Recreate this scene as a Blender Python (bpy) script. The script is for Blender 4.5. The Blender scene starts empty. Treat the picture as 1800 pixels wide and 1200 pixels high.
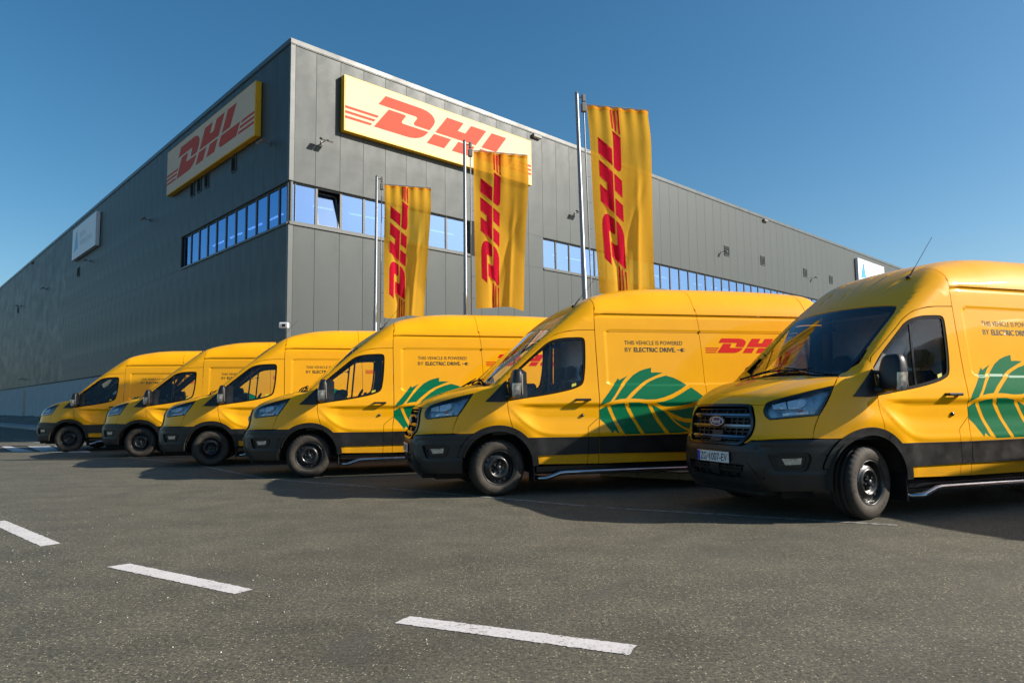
import bpy, math, random
import numpy as np
from mathutils import Matrix, Vector
from mathutils.geometry import delaunay_2d_cdt
random.seed(4); R = math.radians
scene = bpy.context.scene; col = scene.collection
# ------------------------------------------------------------------ camera, sky, sun, exposure
FPX, PITCH, ROLL, CH = 1221.416, R(5.0745), R(-0.725), 1.1422
_f = Vector((0, math.cos(PITCH), math.sin(PITCH))); _u = Vector((0, -math.sin(PITCH), math.cos(PITCH))); _x = Vector((1, 0, 0))
_r = math.cos(ROLL)*_x + math.sin(ROLL)*_u; _up = -math.sin(ROLL)*_x + math.cos(ROLL)*_u
cd = bpy.data.cameras.new('camera'); cam = bpy.data.objects.new('camera', cd); col.objects.link(cam)
cam.matrix_world = Matrix(((_r.x, _up.x, -_f.x, 0), (_r.y, _up.y, -_f.y, 0), (_r.z, _up.z, -_f.z, CH), (0, 0, 0, 1)))
cd.sensor_width = 36; cd.lens = FPX/1800*36; cd.clip_end = 3000; cd.clip_start = .05
scene.camera = cam
SUN_BEAR, SUN_EL = R(95), R(29.5)          # bearing clockwise from +Y
world = bpy.data.worlds.new('World'); scene.world = world; world.use_nodes = True
nt = world.node_tree; bg = nt.nodes['Background']
sky = nt.nodes.new('ShaderNodeTexSky'); sky.sky_type = 'NISHITA'; sky.sun_disc = False
sky.sun_elevation = SUN_EL; sky.sun_rotation = SUN_BEAR; sky.air_density = 1.0; sky.dust_density = 1.3; sky.ozone_density = 2.0; sky.altitude = 300
hs_ = nt.nodes.new('ShaderNodeHueSaturation'); hs_.inputs['Saturation'].default_value = 1.32; hs_.inputs['Hue'].default_value = .49
nt.links.new(sky.outputs[0], hs_.inputs['Color']); nt.links.new(hs_.outputs[0], bg.inputs[0]); bg.inputs[1].default_value = .084
sd = bpy.data.lights.new('sun', 'SUN'); sd.energy = 4.8; sd.angle = R(.55); sd.color = (1, .93, .82)
so = bpy.data.objects.new('sun', sd); col.objects.link(so)
sdir = Vector((math.sin(SUN_BEAR)*math.cos(SUN_EL), math.cos(SUN_BEAR)*math.cos(SUN_EL), math.sin(SUN_EL)))
so.rotation_euler = sdir.to_track_quat('Z', 'Y').to_euler(); so.location = (30, -5, 30)
vs = scene.view_settings; vs.view_transform = 'Standard'; vs.look = 'None'; vs.exposure = .62; vs.gamma = 1; vs.use_curve_mapping = False
scene.cycles.max_bounces = 8; scene.cycles.transparent_max_bounces = 16; scene.cycles.use_denoising = True; scene.cycles.denoising_prefilter = 'FAST'
# ------------------------------------------------------------------ materials
def mat(name, color=(.5, .5, .5), rough=.5, metal=0, coat=0, spec=.5, **k):
    m = bpy.data.materials.new(name); m.use_nodes = True; b = m.node_tree.nodes['Principled BSDF']
    b.inputs['Base Color'].default_value = (*color, 1); b.inputs['Roughness'].default_value = rough
    b.inputs['Metallic'].default_value = metal; b.inputs['Coat Weight'].default_value = coat; b.inputs['Coat Roughness'].default_value = .04
    b.inputs['Specular IOR Level'].default_value = spec
    return m
def N(m, t, **k):
    n = m.node_tree.nodes.new(t)
    for a, v in k.items(): setattr(n, a, v)
    return n
def L(m, a, b): m.node_tree.links.new(a, b)
def noise(m, scale, detail=3, rough=.55, vec=None, dist=0):
    n = N(m, 'ShaderNodeTexNoise'); n.inputs['Scale'].default_value = scale; n.inputs['Detail'].default_value = detail
    n.inputs['Roughness'].default_value = rough; n.inputs['Distortion'].default_value = dist
    if vec is not None: L(m, vec, n.inputs['Vector'])
    return n.outputs['Fac']
def ramp(m, fac, stops):
    n = N(m, 'ShaderNodeValToRGB'); e = n.color_ramp.elements
    while len(e) < len(stops): e.new(.5)
    for i, (p, c) in enumerate(stops):
        e[i].position = p; e[i].color = (*c, 1) if len(c) == 3 else c
    L(m, fac, n.inputs[0]); return n.outputs[0]
def mix(m, fac, a, b, mode='MIX'):
    n = N(m, 'ShaderNodeMix', data_type='RGBA', blend_type=mode)
    for s, v in ((0, fac), (6, a), (7, b)):
        if hasattr(v, 'links'): L(m, v, n.inputs[s])
        else: n.inputs[s].default_value = v if s == 0 else (*v, 1)
    return n.outputs[2]
def math_(m, op, a, b=0.):
    n = N(m, 'ShaderNodeMath', operation=op)
    for i, v in enumerate((a, b)):
        if hasattr(v, 'links'): L(m, v, n.inputs[i])
        else: n.inputs[i].default_value = v
    return n.outputs[0]
def P(m): return m.node_tree.nodes['Principled BSDF']
def coord(m, which='Object'): return N(m, 'ShaderNodeTexCoord').outputs[which]
def scaled(m, vec, s):
    n = N(m, 'ShaderNodeMapping'); n.inputs['Scale'].default_value = s; L(m, vec, n.inputs['Vector']); return n.outputs[0]
def bump(m, h, strength=.3, dist=.01):
    n = N(m, 'ShaderNodeBump'); n.inputs['Strength'].default_value = strength; n.inputs['Distance'].default_value = dist
    L(m, h, n.inputs['Height']); L(m, n.outputs[0], P(m).inputs['Normal'])
def varied(name, color, rough, amt=.12, scale=3, metal=0, coat=0, spec=.5, rv=.1, geo=False):
    """plain material with faint large and small mottling of colour and gloss"""
    m = mat(name, color, rough, metal, coat, spec); c = coord(m, 'Object')
    f = noise(m, scale, 6, .6, c)
    d = tuple(v*(1-amt*1.6) for v in color); l = tuple(min(1, v*(1+amt)) for v in color)
    L(m, ramp(m, f, [(.3, d), (.7, l)]), P(m).inputs['Base Color'])
    L(m, ramp(m, f, [(.3, (rough-rv*.5,)*3), (.7, (rough+rv,)*3)]), P(m).inputs['Roughness'])
    return m
M = {}
M['yellow'] = mat('yellow_paint', (.87, .39, .003), .5, 0, .6, .08)
m = M['yellow']; c = coord(m)
L(m, ramp(m, noise(m, 2.3, 8, .65, c), [(.3, (.86, .388, .001)), (.7, (.93, .425, .001))]), P(m).inputs['Base Color'])
L(m, ramp(m, noise(m, 5, 8, .7, c), [(.35, (.015,)*3), (.75, (.05,)*3)]), P(m).inputs['Coat Roughness'])
M['cladding'] = varied('dark_textured_plastic', (.010, .010, .011), .40, .25, 6, rv=.12)
m = M['cladding']; bump(m, noise(m, 700, 2, .5, coord(m)), .25, .001)
M['gloss_black'] = varied('gloss_black_plastic', (.008, .008, .009), .16, .1, 8, rv=.08)
M['black'] = mat('matt_black', (.006, .006, .006), .8)
M['rubber'] = mat('rubber_seal', (.004, .004, .004), .8, spec=.2)
M['chrome'] = mat('bright_chrome', (.75, .76, .78), .08, 1)
M['steel'] = varied('polished_steel', (.42, .43, .45), .16, .1, 5, metal=1, rv=.1)
M['bar'] = mat('grille_bar', (.16, .19, .24), .2, .9)
M['lamp_body'] = varied('lamp_bowl', (.36, .44, .50), .25, .35, 9, metal=.5)
M['amber'] = mat('amber_lens', (.7, .08, .01), .15)
M['green'] = mat('green_film', (.0, .150, .058), .45, 0, .3, .1)
M['red'] = mat('red_film', (.66, .008, .006), .36, 0, .35, .25)
M['ink'] = mat('dark_green_print', (.012, .03, .018), .4)
M['white'] = mat('white_plate', (.75, .75, .73), .35)
M['blue'] = mat('blue_print', (.01, .05, .42), .35)
M['inktext'] = mat('black_print', (.006, .006, .008), .4)
M['seat'] = varied('seat_fabric', (.02, .021, .024), .85, .2, 30)
M['dash'] = varied('dash_plastic', (.028, .030, .033), .6, .15, 10)
M['trim'] = varied('door_trim', (.045, .048, .052), .6, .15, 6)
M['liner'] = varied('cab_liner', (.80, .80, .75), .7, .08, 5)
def glass_mat(name, tint, refl=1.0, rough=.0):
    m = bpy.data.materials.new(name); m.use_nodes = True; t = m.node_tree; t.nodes.clear()
    o = t.nodes.new('ShaderNodeOutputMaterial'); mx = t.nodes.new('ShaderNodeMixShader'); tr = t.nodes.new('ShaderNodeBsdfTransparent'); gl = t.nodes.new('ShaderNodeBsdfGlossy')
    fr = t.nodes.new('ShaderNodeFresnel'); fr.inputs['IOR'].default_value = 1.52
    mu = t.nodes.new('ShaderNodeMath'); mu.operation = 'MULTIPLY'; mu.inputs[1].default_value = refl; mu.use_clamp = True
    tr.inputs[0].default_value = (*tint, 1); gl.inputs['Roughness'].default_value = rough; gl.inputs['Color'].default_value = (.95, .97, 1, 1)
    t.links.new(fr.outputs[0], mu.inputs[0]); t.links.new(mu.outputs[0], mx.inputs[0]); t.links.new(tr.outputs[0], mx.inputs[1]); t.links.new(gl.outputs[0], mx.inputs[2]); t.links.new(mx.outputs[0], o.inputs[0])
    return m
M['glass'] = glass_mat('cab_glass', (.93, .97, .96), .9)
M['windscreen'] = glass_mat('windscreen_glass', (.72, .82, .86), 1.4)
M['lens'] = glass_mat('lamp_lens', (.96, .98, 1.), 1.0)
def dusty(m, top, amt, colr=(.20, .165, .11)):
    b = P(m).inputs['Base Color']; c = coord(m); sx = N(m, 'ShaderNodeSeparateXYZ'); L(m, c, sx.inputs[0])
    zf = ramp(m, math_(m, 'DIVIDE', sx.outputs[2], top), [(.3, (1,)*3), (1, (0,)*3)])
    f = math_(m, 'MULTIPLY', math_(m, 'MULTIPLY', zf, ramp(m, noise(m, 5, 8, .72, c), [(.35, (.2,)*3), (.7, (1,)*3)])), amt)
    old = b.links[0].from_socket; L(m, mix(m, f, old, colr), b)
dusty(M['yellow'], .75, .35); dusty(M['cladding'], 1.0, .05)
# tyre: object coordinates, axle along Y
m = M['tyre'] = mat('tyre_rubber', (.018, .018, .018), .75); c = coord(m)
sx = N(m, 'ShaderNodeSeparateXYZ'); L(m, c, sx.inputs[0])
rr = math_(m, 'SQRT', math_(m, 'ADD', math_(m, 'MULTIPLY', sx.outputs[0], sx.outputs[0]), math_(m, 'MULTIPLY', sx.outputs[2], sx.outputs[2])))
side = ramp(m, rr, [(.21, (.25,)*3), (.235, (1,)*3), (.30, (.9,)*3), (.335, (.15,)*3)])
dust = math_(m, 'MULTIPLY', side, ramp(m, noise(m, 9, 8, .7, c), [(.3, (.15,)*3), (.62, (1,)*3)]))
L(m, mix(m, dust, (.011, .0105, .010), (.062, .048, .033)), P(m).inputs['Base Color'])
bump(m, noise(m, 60, 4, .6, c), .35, .003)
M['rim'] = varied('black_steel_rim', (.013, .013, .014), .34, .3, 9, coat=.3, rv=.15)
M['hub'] = varied('hub_metal', (.045, .046, .048), .4, .3, 20, metal=.5)
# ------------------------------------------------------------------ object helpers
def link(o, parent=None, loc=None):
    col.objects.link(o)
    if parent is not None: o.parent = parent
    if loc is not None: o.location = loc
    return o
def empty(name, parent=None, loc=(0, 0, 0), rz=0):
    o = bpy.data.objects.new(name, None); o.empty_display_size = .2; link(o, parent, loc); o.rotation_euler.z = rz; return o
def tag(o, label=None, cat=None, group=None, kind=None):
    if label: o['label'] = label
    if cat: o['category'] = cat
    if group: o['group'] = group
    if kind: o['kind'] = kind
    return o
class MB:
    """gathers simple shapes; build() links them as one mesh object"""
    def __init__(s): s.v = []; s.f = []; s.m = []; s.sm = []
    def add(s, vs, fs, mi=0, smooth=False):
        b = len(s.v); s.v += [tuple(p) for p in vs]; s.f += [tuple(b+i for i in f) for f in fs]; s.m += [mi]*len(fs); s.sm += [smooth]*len(fs); return s
    def box(s, x0, x1, y0, y1, z0, z1, mi=0, T=None, taper=0):
        vs = [Vector((x, y, z)) for z in (z0, z1) for y in (y0, y1) for x in (x0, x1)]
        if T is not None: vs = [T@v for v in vs]
        return s.add(vs, [(0, 2, 3, 1), (4, 5, 7, 6), (0, 1, 5, 4), (2, 6, 7, 3), (0, 4, 6, 2), (1, 3, 7, 5)], mi)
    def bbox(s, x0, x1, y0, y1, z0, z1, r=.01, mi=0, T=None):
        """box with all edges rounded by a single chamfer"""
        X, Y, Z = (x0, x1), (y0, y1), (z0, z1); vs = []; idx = {}
        for i in (0, 1):
            for j in (0, 1):
                for k in (0, 1):
                    sx_, sy_, sz_ = 1-2*i, 1-2*j, 1-2*k
                    for a in range(3):
                        p = [X[i]+sx_*r*(a != 0), Y[j]+sy_*r*(a != 1), Z[k]+sz_*r*(a != 2)]
                        idx[i, j, k, a] = len(vs); vs.append(Vector(p))
        if T is not None: vs = [T@v for v in vs]
        fs = []
        for a in range(3):
            b, c2 = (a+1) % 3, (a+2) % 3
            for e in (0, 1):
                q = []
                for (p1, p2) in ((0, 0), (1, 0), (1, 1), (0, 1)):
                    t = [0, 0, 0]; t[a] = e; t[b] = p1; t[c2] = p2; q.append(idx[t[0], t[1], t[2], a])
                fs.append(tuple(q if e else q[::-1]))
        for a in range(3):      # edges along a
            b, c2 = (a+1) % 3, (a+2) % 3
            for p1 in (0, 1):
                for p2 in (0, 1):
                    t0 = [0, 0, 0]; t0[b] = p1; t0[c2] = p2; t1 = list(t0); t1[a] = 1
                    q = [idx[(*t0, b)], idx[(*t1, b)], idx[(*t1, c2)], idx[(*t0, c2)]]
                    fs.append(tuple(q if (p1 == p2) else q[::-1]))
        for i in (0, 1):
            for j in (0, 1):
                for k in (0, 1):
                    q = [idx[i, j, k, a] for a in range(3)]; fs.append(tuple(q if (i+j+k) % 2 else q[::-1]))
        return s.add(vs, fs, mi)
    def tube(s, pts, r, n=8, mi=0, caps=True, smooth=True):
        pts = [Vector(p) for p in pts]; rs = r if isinstance(r, (list, tuple)) else [r]*len(pts); vs = []; up = Vector((0, 0, 1))
        for i, p in enumerate(pts):
            d = (pts[min(i+1, len(pts)-1)]-pts[max(i-1, 0)]).normalized()
            a = d.cross(up) if abs(d.z) < .95 else d.cross(Vector((1, 0, 0))); a.normalize(); b = a.cross(d)
            vs += [p+(a*math.cos(2*math.pi*k/n)+b*math.sin(2*math.pi*k/n))*rs[i] for k in range(n)]
        fs = [(i*n+k, i*n+(k+1) % n, (i+1)*n+(k+1) % n, (i+1)*n+k) for i in range(len(pts)-1) for k in range(n)]
        s.add(vs, fs, mi, smooth)
        if caps: s.add(vs[:n], [tuple(range(n))[::-1]], mi); s.add(vs[-n:], [tuple(range(n))], mi)
        return s
    def lathe(s, prof, n=48, mi=0, T=None, rfun=None, smooth=True, closed=False):
        """prof: (radius, y) about the Y axis"""
        vs = []
        for k in range(n):
            a = 2*math.pi*k/n
            for j, (r, y) in enumerate(prof):
                q = r if rfun is None else rfun(k, j, r); v = Vector((q*math.cos(a), y, q*math.sin(a))); vs.append(T@v if T is not None else v)
        c = len(prof); rng = range(c if closed else c-1)
        fs = [(k*c+j, k*c+(j+1) % c, ((k+1) % n)*c+(j+1) % c, ((k+1) % n)*c+j) for k in range(n) for j in rng]
        return s.add(vs, fs, mi, smooth)
    def build(s, name, mats, parent=None, loc=None, flip=False):
        used = sorted({i for f in s.f for i in f})
        if len(used) < len(s.v): mp_ = {u: k for k, u in enumerate(used)}; s.v = [s.v[u] for u in used]; s.f = [tuple(mp_[i] for i in f) for f in s.f]
        me = bpy.data.meshes.new(name); me.from_pydata([tuple(v) for v in s.v], [], [f[::-1] for f in s.f] if flip else s.f)
        for mm in (mats if isinstance(mats, (list, tuple)) else [mats]): me.materials.append(mm)
        me.polygons.foreach_set('material_index', s.m); me.polygons.foreach_set('use_smooth', s.sm); me.update()
        return link(bpy.data.objects.new(name, me), parent, loc)
def rot(ax, a, p=(0, 0, 0)): p = Vector(p); return Matrix.Translation(p)@Matrix.Rotation(a, 4, ax)@Matrix.Translation(-p)
def copy_tree(o, parent=None):
    c = o.copy(); col.objects.link(c); c.parent = parent
    for ch in o.children: copy_tree(ch, c)
    return c
_txt = {}
def text_tris(body, bold=0., spacing=1., shear=0.):
    """2-D triangles of a line of lettering; width and cap height as found (cap height scaled to 1)"""
    key = (body, bold, spacing, shear)
    if key in _txt: return _txt[key]
    cu = bpy.data.curves.new('lettering', 'FONT'); cu.body = body; cu.offset = bold; cu.space_character = spacing; cu.resolution_u = 3; cu.shear = shear
    ob = bpy.data.objects.new('lettering', cu); col.objects.link(ob); dg = bpy.context.evaluated_depsgraph_get()
    me = bpy.data.meshes.new_from_object(ob.evaluated_get(dg)); v = np.array([tuple(q.co)[:2] for q in me.vertices]).reshape(-1, 2)
    me.calc_loop_triangles(); t = np.array([tuple(q.vertices) for q in me.loop_triangles])
    bpy.data.objects.remove(ob); bpy.data.curves.remove(cu); bpy.data.meshes.remove(me)
    v = v/.70; _txt[key] = (v, t); return v, t
# company lettering: outlines in logo units (x right, y DOWN, 5..23)
def _arc(p0, p1, p2, n=7):
    return [((1-t)**2*p0[0]+2*t*(1-t)*p1[0]+t*t*p2[0], (1-t)**2*p0[1]+2*t*(1-t)*p1[1]+t*t*p2[1]) for t in [i/n for i in range(n+1)]]
LOGO = [
 [(19.95, 5.03)]+_arc((40.5, 5.03), (48.2, 5.03), (49.8, 9.0))+_arc((49.8, 9.2), (50.2, 10.9), (46.35, 15.58), 4)+[(38.1, 15.58)]+_arc((37.2, 15.5), (36.2, 15.1), (37.0, 13.8), 3)+_arc((38.3, 12.0), (39.3, 10.6), (37.9, 10.52), 3)+[(15.9, 10.52)],
 [(21.8, 11.6)]+_arc((30.6, 11.6), (32.4, 11.7), (31.3, 12.9), 3)+_arc((29.9, 14.9), (28.6, 16.6), (30.6, 16.7), 4)+[(45.7, 16.7)]+_arc((45.0, 17.6), (40.6, 23.0), (32.0, 23.0), 8)+[(13.4, 23.0)],
 [(57.8, 5.03), (69, 5.03), (65, 10.6), (70.2, 10.6), (74.3, 5.03), (85.2, 5.03), (77.4, 15.58), (50, 15.58)],
 [(49.2, 16.7), (60.4, 16.7), (55.8, 23), (44.6, 23)],
 [(65.4, 16.7), (76.6, 16.7), (72.0, 23), (60.8, 23)],
 [(89.3, 5.03), (100.3, 5.03), (92.5, 15.58), (81.5, 15.58)],
 [(80.7, 16.7), (105.2, 16.7), (100.6, 23)]+_arc((82.5, 23), (76.0, 23.0), (79.2, 18.7), 5)]
def stripes(x0, x1):
    o = []
    for a, b in ((16.7, 17.95), (19.2, 20.45), (21.75, 23.0)):
        e = lambda y: 21.8-.735*(y-11.6)-1.9
        o.append([(x0, a), (e(a), a), (e(b), b), (x0, b)])
        g = lambda y: 105.2-.735*(y-16.7)+1.9
        o.append([(g(a), a), (x1, a), (x1, b), (g(b), b)])
    return o
def fill(polys, step=None):
    """triangulate 2-D polygons: returns verts, tris"""
    V = []; T = []
    for p in polys:
        q = [Vector(a) for a in p]; n = len(q)
        extra = []
        if step:
            xs = [a[0] for a in p]; ys = [a[1] for a in p]
            gx, gy = np.meshgrid(np.arange(min(xs)+step/2, max(xs), step), np.arange(min(ys)+step/2, max(ys), step)); g = np.c_[gx.ravel(), gy.ravel()]
            if len(g): g = g[inside(g, np.array(p))]
            extra = [Vector(a) for a in g]
        r = delaunay_2d_cdt(q+extra, [(i, (i+1) % n) for i in range(n)], [], 0, 1e-6)
        vv = np.array([tuple(a) for a in r[0]]); tt = np.array([tuple(f) for f in r[2] if len(f) == 3])
        cen = vv[tt].mean(1); tt = tt[inside(cen, np.array(p))]
        T += (tt+len(V)).tolist(); V += vv.tolist()
    return np.array(V), np.array(T)
def inside(pts, poly):
    x, y = pts[:, 0], pts[:, 1]; c = np.zeros(len(pts), bool); n = len(poly); j = n-1
    for i in range(n):
        xi, yi = poly[i]; xj, yj = poly[j]
        if yi != yj: c ^= ((yi > y) != (yj > y)) & (x < (xj-xi)*(y-yi)/(yj-yi)+xi)
        j = i
    return c
# ================================================================== THE VAN BODY SURFACE
# body frame: x back from the front axle, y out to the left side, z up
def hermite(xs, ys):
    xs = np.array(xs, float); ys = np.array(ys, float); h = np.diff(xs); d = np.diff(ys)/h; m = np.zeros(len(xs))
    m[1:-1] = np.where(d[:-1]*d[1:] > 0, (h[1:]+h[:-1])*3/((2*h[1:]+h[:-1])/np.where(d[:-1] == 0, 1, d[:-1])+(h[1:]+2*h[:-1])/np.where(d[1:] == 0, 1, d[1:])), 0)
    m[0] = d[0]; m[-1] = d[-1]
    def f(x):
        x = np.asarray(x, float); i = np.clip(np.searchsorted(xs, x)-1, 0, len(h)-1); t = (x-xs[i])/h[i]; tc = np.clip(t, 0, 1)
        t2 = tc*tc; t3 = t2*tc
        y = (2*t3-3*t2+1)*ys[i]+(t3-2*t2+tc)*h[i]*m[i]+(-2*t3+3*t2)*ys[i+1]+(t3-t2)*h[i]*m[i+1]
        return y+np.where(t < 0, (x-xs[0])*m[0], 0)+np.where(t > 1, (x-xs[-1])*m[-1], 0)
    return f
def sst(a, b, x): t = np.clip((x-a)/(b-a), 0, 1); return t*t*(3-2*t)
def smax(a, b, k):
    h = np.maximum(k-np.abs(a-b), 0)/k; return np.maximum(a, b)+h*h*k*.25
_zw = hermite([-1.5, -.09, .06, .28, .52, .69, .87, 1.0, 1.18, 1.42, 1.6, 1.8, 2.05, 2.4, 3.5, 4.4, 4.7, 4.9, 5.1],
              [.02, 1.43, 1.568, 1.775, 1.995, 2.148, 2.288, 2.372, 2.475, 2.588, 2.645, 2.69, 2.725, 2.745, 2.752, 2.735, 2.715, 2.67, 2.50])
_zh = hermite([-1.4, -1.15, -1.0, -.93, -.8, -.6, -.33, -.19, 0, .4, 1, 6], [.5, .86, 1.045, 1.11, 1.185, 1.27, 1.355, 1.388, 1.41, 1.43, 1.3, -2])
_ww = hermite([.1, .2, .36, .5, .75, .95, 1.1, 1.2, 1.35, 1.45, 1.9, 2.3, 2.6, 3.0], [.96, .975, 1.0, 1.013, 1.018, 1.02, 1.018, 1.008, .985, .972, .924, .882, .842, .78])
_tp = hermite([-1.3, -.95, -.8, -.65, -.5, -.3, -.1, .1, 6], [.55, .32, .215, .125, .068, .022, .003, 0, 0])
_xf = hermite([.1, .20, .27, .35, .5, .64, .72, .785, .80, .98, 1.08, 1.25, 1.6, 3], [-.80, -.89, -.945, -.995, -1.03, -1.03, -1.015, -.992, -.985, -.955, -.925, -.80, -.3, 1.8])
_zl = hermite([-.5, .12, .18, .30, .45, .58, .75, 1.0, 6], [1.5, 1.13, 1.075, .96, .85, .79, .765, .76, .76])
def body(x, y, z):
    ay = np.abs(y); fade = 1-sst(.8, 1.5, x)
    zw = _zw(x-(.02+.13*np.minimum(ay/.75, 1.)**1.8)*fade)-.030*(ay/.75)**2*sst(.6, 1.6, x)+.028*sst(.762, .815, ay)*fade
    rib = np.exp(-((ay-.12)/.018)**2)+np.exp(-((ay-.46)/.018)**2)
    zw = zw-.012*rib*sst(.84, 1.02, x)*(1-sst(4.5, 4.7, x))
    zh = _zh(x)-.03*(ay/.8)**2.2
    # hood bulge flanks
    zh = zh-.010*sst(.36, .52, ay)*(1-sst(.0, .3, x))
    zt = smax(zw, zh, .05)
    ft = (z-zt)*np.where(x < 1.0, .74, .74+.26*sst(1.0, 1.8, x))
    w = _ww(z)-_tp(x)
    # sculpted scoop along the lower doors and side
    zl = _zl(x); top = 1.125+.0*x; t = (z-zl)/np.maximum(top-zl, .02); on = sst(.18, .5, x)*(1-sst(4.3, 4.8, x))
    w = w-.025*on*sst(0, .55, t)*(1-sst(.84, 1.04, t))*(t > 0)
    w = w+.008*np.exp(-((z-zl+.02)/.035)**2)*sst(.1, .3, x)*(1-sst(4.3, 4.7, x))
    # fender swell over the arch
    w = w+.018*np.exp(-((np.hypot(x-0.02, z-.38)-.56)/.09)**2)*(z > .3)*(1-sst(.25, .75, x))
    # recessed upper panel
    rx = np.maximum(np.maximum(1.47-x, x-4.55), 0); dx = np.minimum(x-1.47, 4.55-x); dz = np.minimum(z-1.358, 2.092-z); rr_ = .07
    q = np.where((dx < rr_) & (dz < rr_), rr_-np.hypot(np.maximum(rr_-dx, 0), np.maximum(rr_-dz, 0)), np.minimum(dx, dz))
    w = w-.019*sst(-.001, .015, q)
    # roof gutter: shallow channel that fades out over the door
    gz = 2.308-.30*(1-sst(.9, 1.5, x))*.35
    w = w+(.011*sst(gz-.009, gz+.007, z)*(1-sst(gz+.03, 2.55, z))-.007*np.exp(-((z-gz+.022)/.012)**2))*sst(1.08, 1.4, x)
    # door window surround dished slightly
    ks = .12-.035*sst(-.15, .15, x)+.36*sst(.85, 1.9, x)
    f = smax(ft, ay-w, ks)
    yc = .55+.12*(.73-z)/.27
    pod = .016*sst(yc, yc+.03, ay)*sst(.450, .475, z)*(1-sst(.68, .74, z))
    low = 1-sst(.74, .80, z)
    f = smax(f, (_xf(z)+.60*(np.minimum(ay, 1.3)/.95)**(4+.7*low)+pod-x)*.9, .09)
    return smax(f, x-(4.955-.03*(z-1.5)), .13)
def solve(o, d, lo=0., hi=3.2):
    lo = np.full(len(o), lo); hi = np.full(len(o), hi)
    for _ in range(24):
        mid = (lo+hi)/2; p = o+d*mid[:, None]; s = body(p[:, 0], p[:, 1], p[:, 2]) < 0
        lo = np.where(s, mid, lo); hi = np.where(s, hi, mid)
    return o+d*((lo+hi)/2)[:, None]
def grad(p, e=.004):
    g = np.zeros_like(p)
    for i in range(3):
        a = p.copy(); b = p.copy(); a[:, i] += e; b[:, i] -= e
        g[:, i] = body(a[:, 0], a[:, 1], a[:, 2])-body(b[:, 0], b[:, 1], b[:, 2])
    return g/np.maximum(np.linalg.norm(g, axis=1), 1e-9)[:, None]
PZ, NX, BX, BZ = 1.2, .25, -.25, .70
MAPS = {
 'side': (lambda u, v: (np.c_[u, 0*u, v], np.c_[0*u, 0*u+1, 0*u]), lambda p: np.c_[p[:, 0], p[:, 2]], (1, 1)),
 'polar': (lambda u, v: (np.c_[u, 0*u, 0*u+PZ], np.c_[0*u, np.sin(v), np.cos(v)]), lambda p: np.c_[p[:, 0], np.arctan2(p[:, 1], p[:, 2]-PZ)], (1, 1.1)),
 'nose': (lambda u, v: (np.c_[0*u+NX, 0*u, v], np.c_[-np.cos(u), np.sin(u), 0*u]), lambda p: np.c_[np.arctan2(p[:, 1], NX-p[:, 0]), p[:, 2]], (1.15, 1)),
 'pitch': (lambda u, v: (np.c_[0*u+BX, v, 0*u+BZ], np.c_[-np.cos(u), 0*u, np.sin(u)]), lambda p: np.c_[np.arctan2(p[:, 2]-BZ, BX-p[:, 0]), p[:, 1]], (.7, 1)),
 'top': (lambda u, v: (np.c_[u, v, 0*u+.6], np.c_[0*u, 0*u, 0*u+1]), lambda p: np.c_[p[:, 0], p[:, 1]], (1, 1)),
 'rear': (lambda u, v: (np.c_[0*u+2.5, u, v], np.c_[0*u+1, 0*u, 0*u]), lambda p: np.c_[p[:, 1], p[:, 2]], (1, 1)),
}
def pt(q):
    """tagged outline point -> 3-D on the body"""
    k, a, b = q
    if k == 's': o, d = np.array([[a, 0, b]]), np.array([[0, 1., 0]])
    elif k == 'f': o, d = np.array([[0, a, b]]), np.array([[-1., 0, 0]])
    elif k == 't': o, d = np.array([[a, b, .6]]), np.array([[0, 0, 1.]])
    elif k == 'p': o, d = np.array([[a, 0, PZ]]), np.array([[0, math.sin(b), math.cos(b)]])
    elif k == 'r': o, d = np.array([[2.5, a, b]]), np.array([[1., 0, 0]])
    return solve(o, d)[0]
def catmull(p, n=6):
    p = np.array(p, float)
    if len(p) < 3: return p
    q = np.vstack([2*p[0]-p[1], p, 2*p[-1]-p[-2]]); out = []
    for i in range(1, len(q)-2):
        for k in range(n):
            t = k/n; a, b, c_, d = q[i-1:i+3]
            out.append(.5*((2*b)+(c_-a)*t+(2*a-5*b+4*c_-d)*t*t+(3*b-a-3*c_+d)*t**3))
    out.append(p[-1]); return np.array(out)
def outline(segs, mp, smooth=True):
    inv = MAPS[mp][1]; out = []
    for s in segs:
        uv = inv(np.array([pt(q) for q in s]))
        uv = catmull(uv) if smooth and len(s) > 2 else uv
        out.append(uv[:-1])
    return np.vstack(out)
def densify(p, h, sc):
    out = []; n = len(p)
    for i in range(n):
        a, b = p[i], p[(i+1) % n]; k = max(1, int(math.ceil(np.hypot(*((b-a)*sc))/h)))
        out += [a+(b-a)*j/k for j in range(k)]
    return np.array(out)
def shrink(p, g, sc):
    q = p*sc; area = .5*np.sum(q[:, 0]*np.roll(q[:, 1], -1)-np.roll(q[:, 0], -1)*q[:, 1]); s = 1 if area > 0 else -1
    e = np.roll(q, -1, 0)-q; l = np.linalg.norm(e, axis=1); keep = l > 1e-5; q = q[keep]; e = np.roll(q, -1, 0)-q; e /= np.linalg.norm(e, axis=1)[:, None]
    nn = np.c_[-e[:, 1], e[:, 0]]*s; a = nn+np.roll(nn, 1, 0); a /= np.maximum(np.linalg.norm(a, axis=1), .3)[:, None]
    c_ = np.maximum(np.sum(a*nn, axis=1), .5)
    return (q+a*(g/c_)[:, None])/sc
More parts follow.
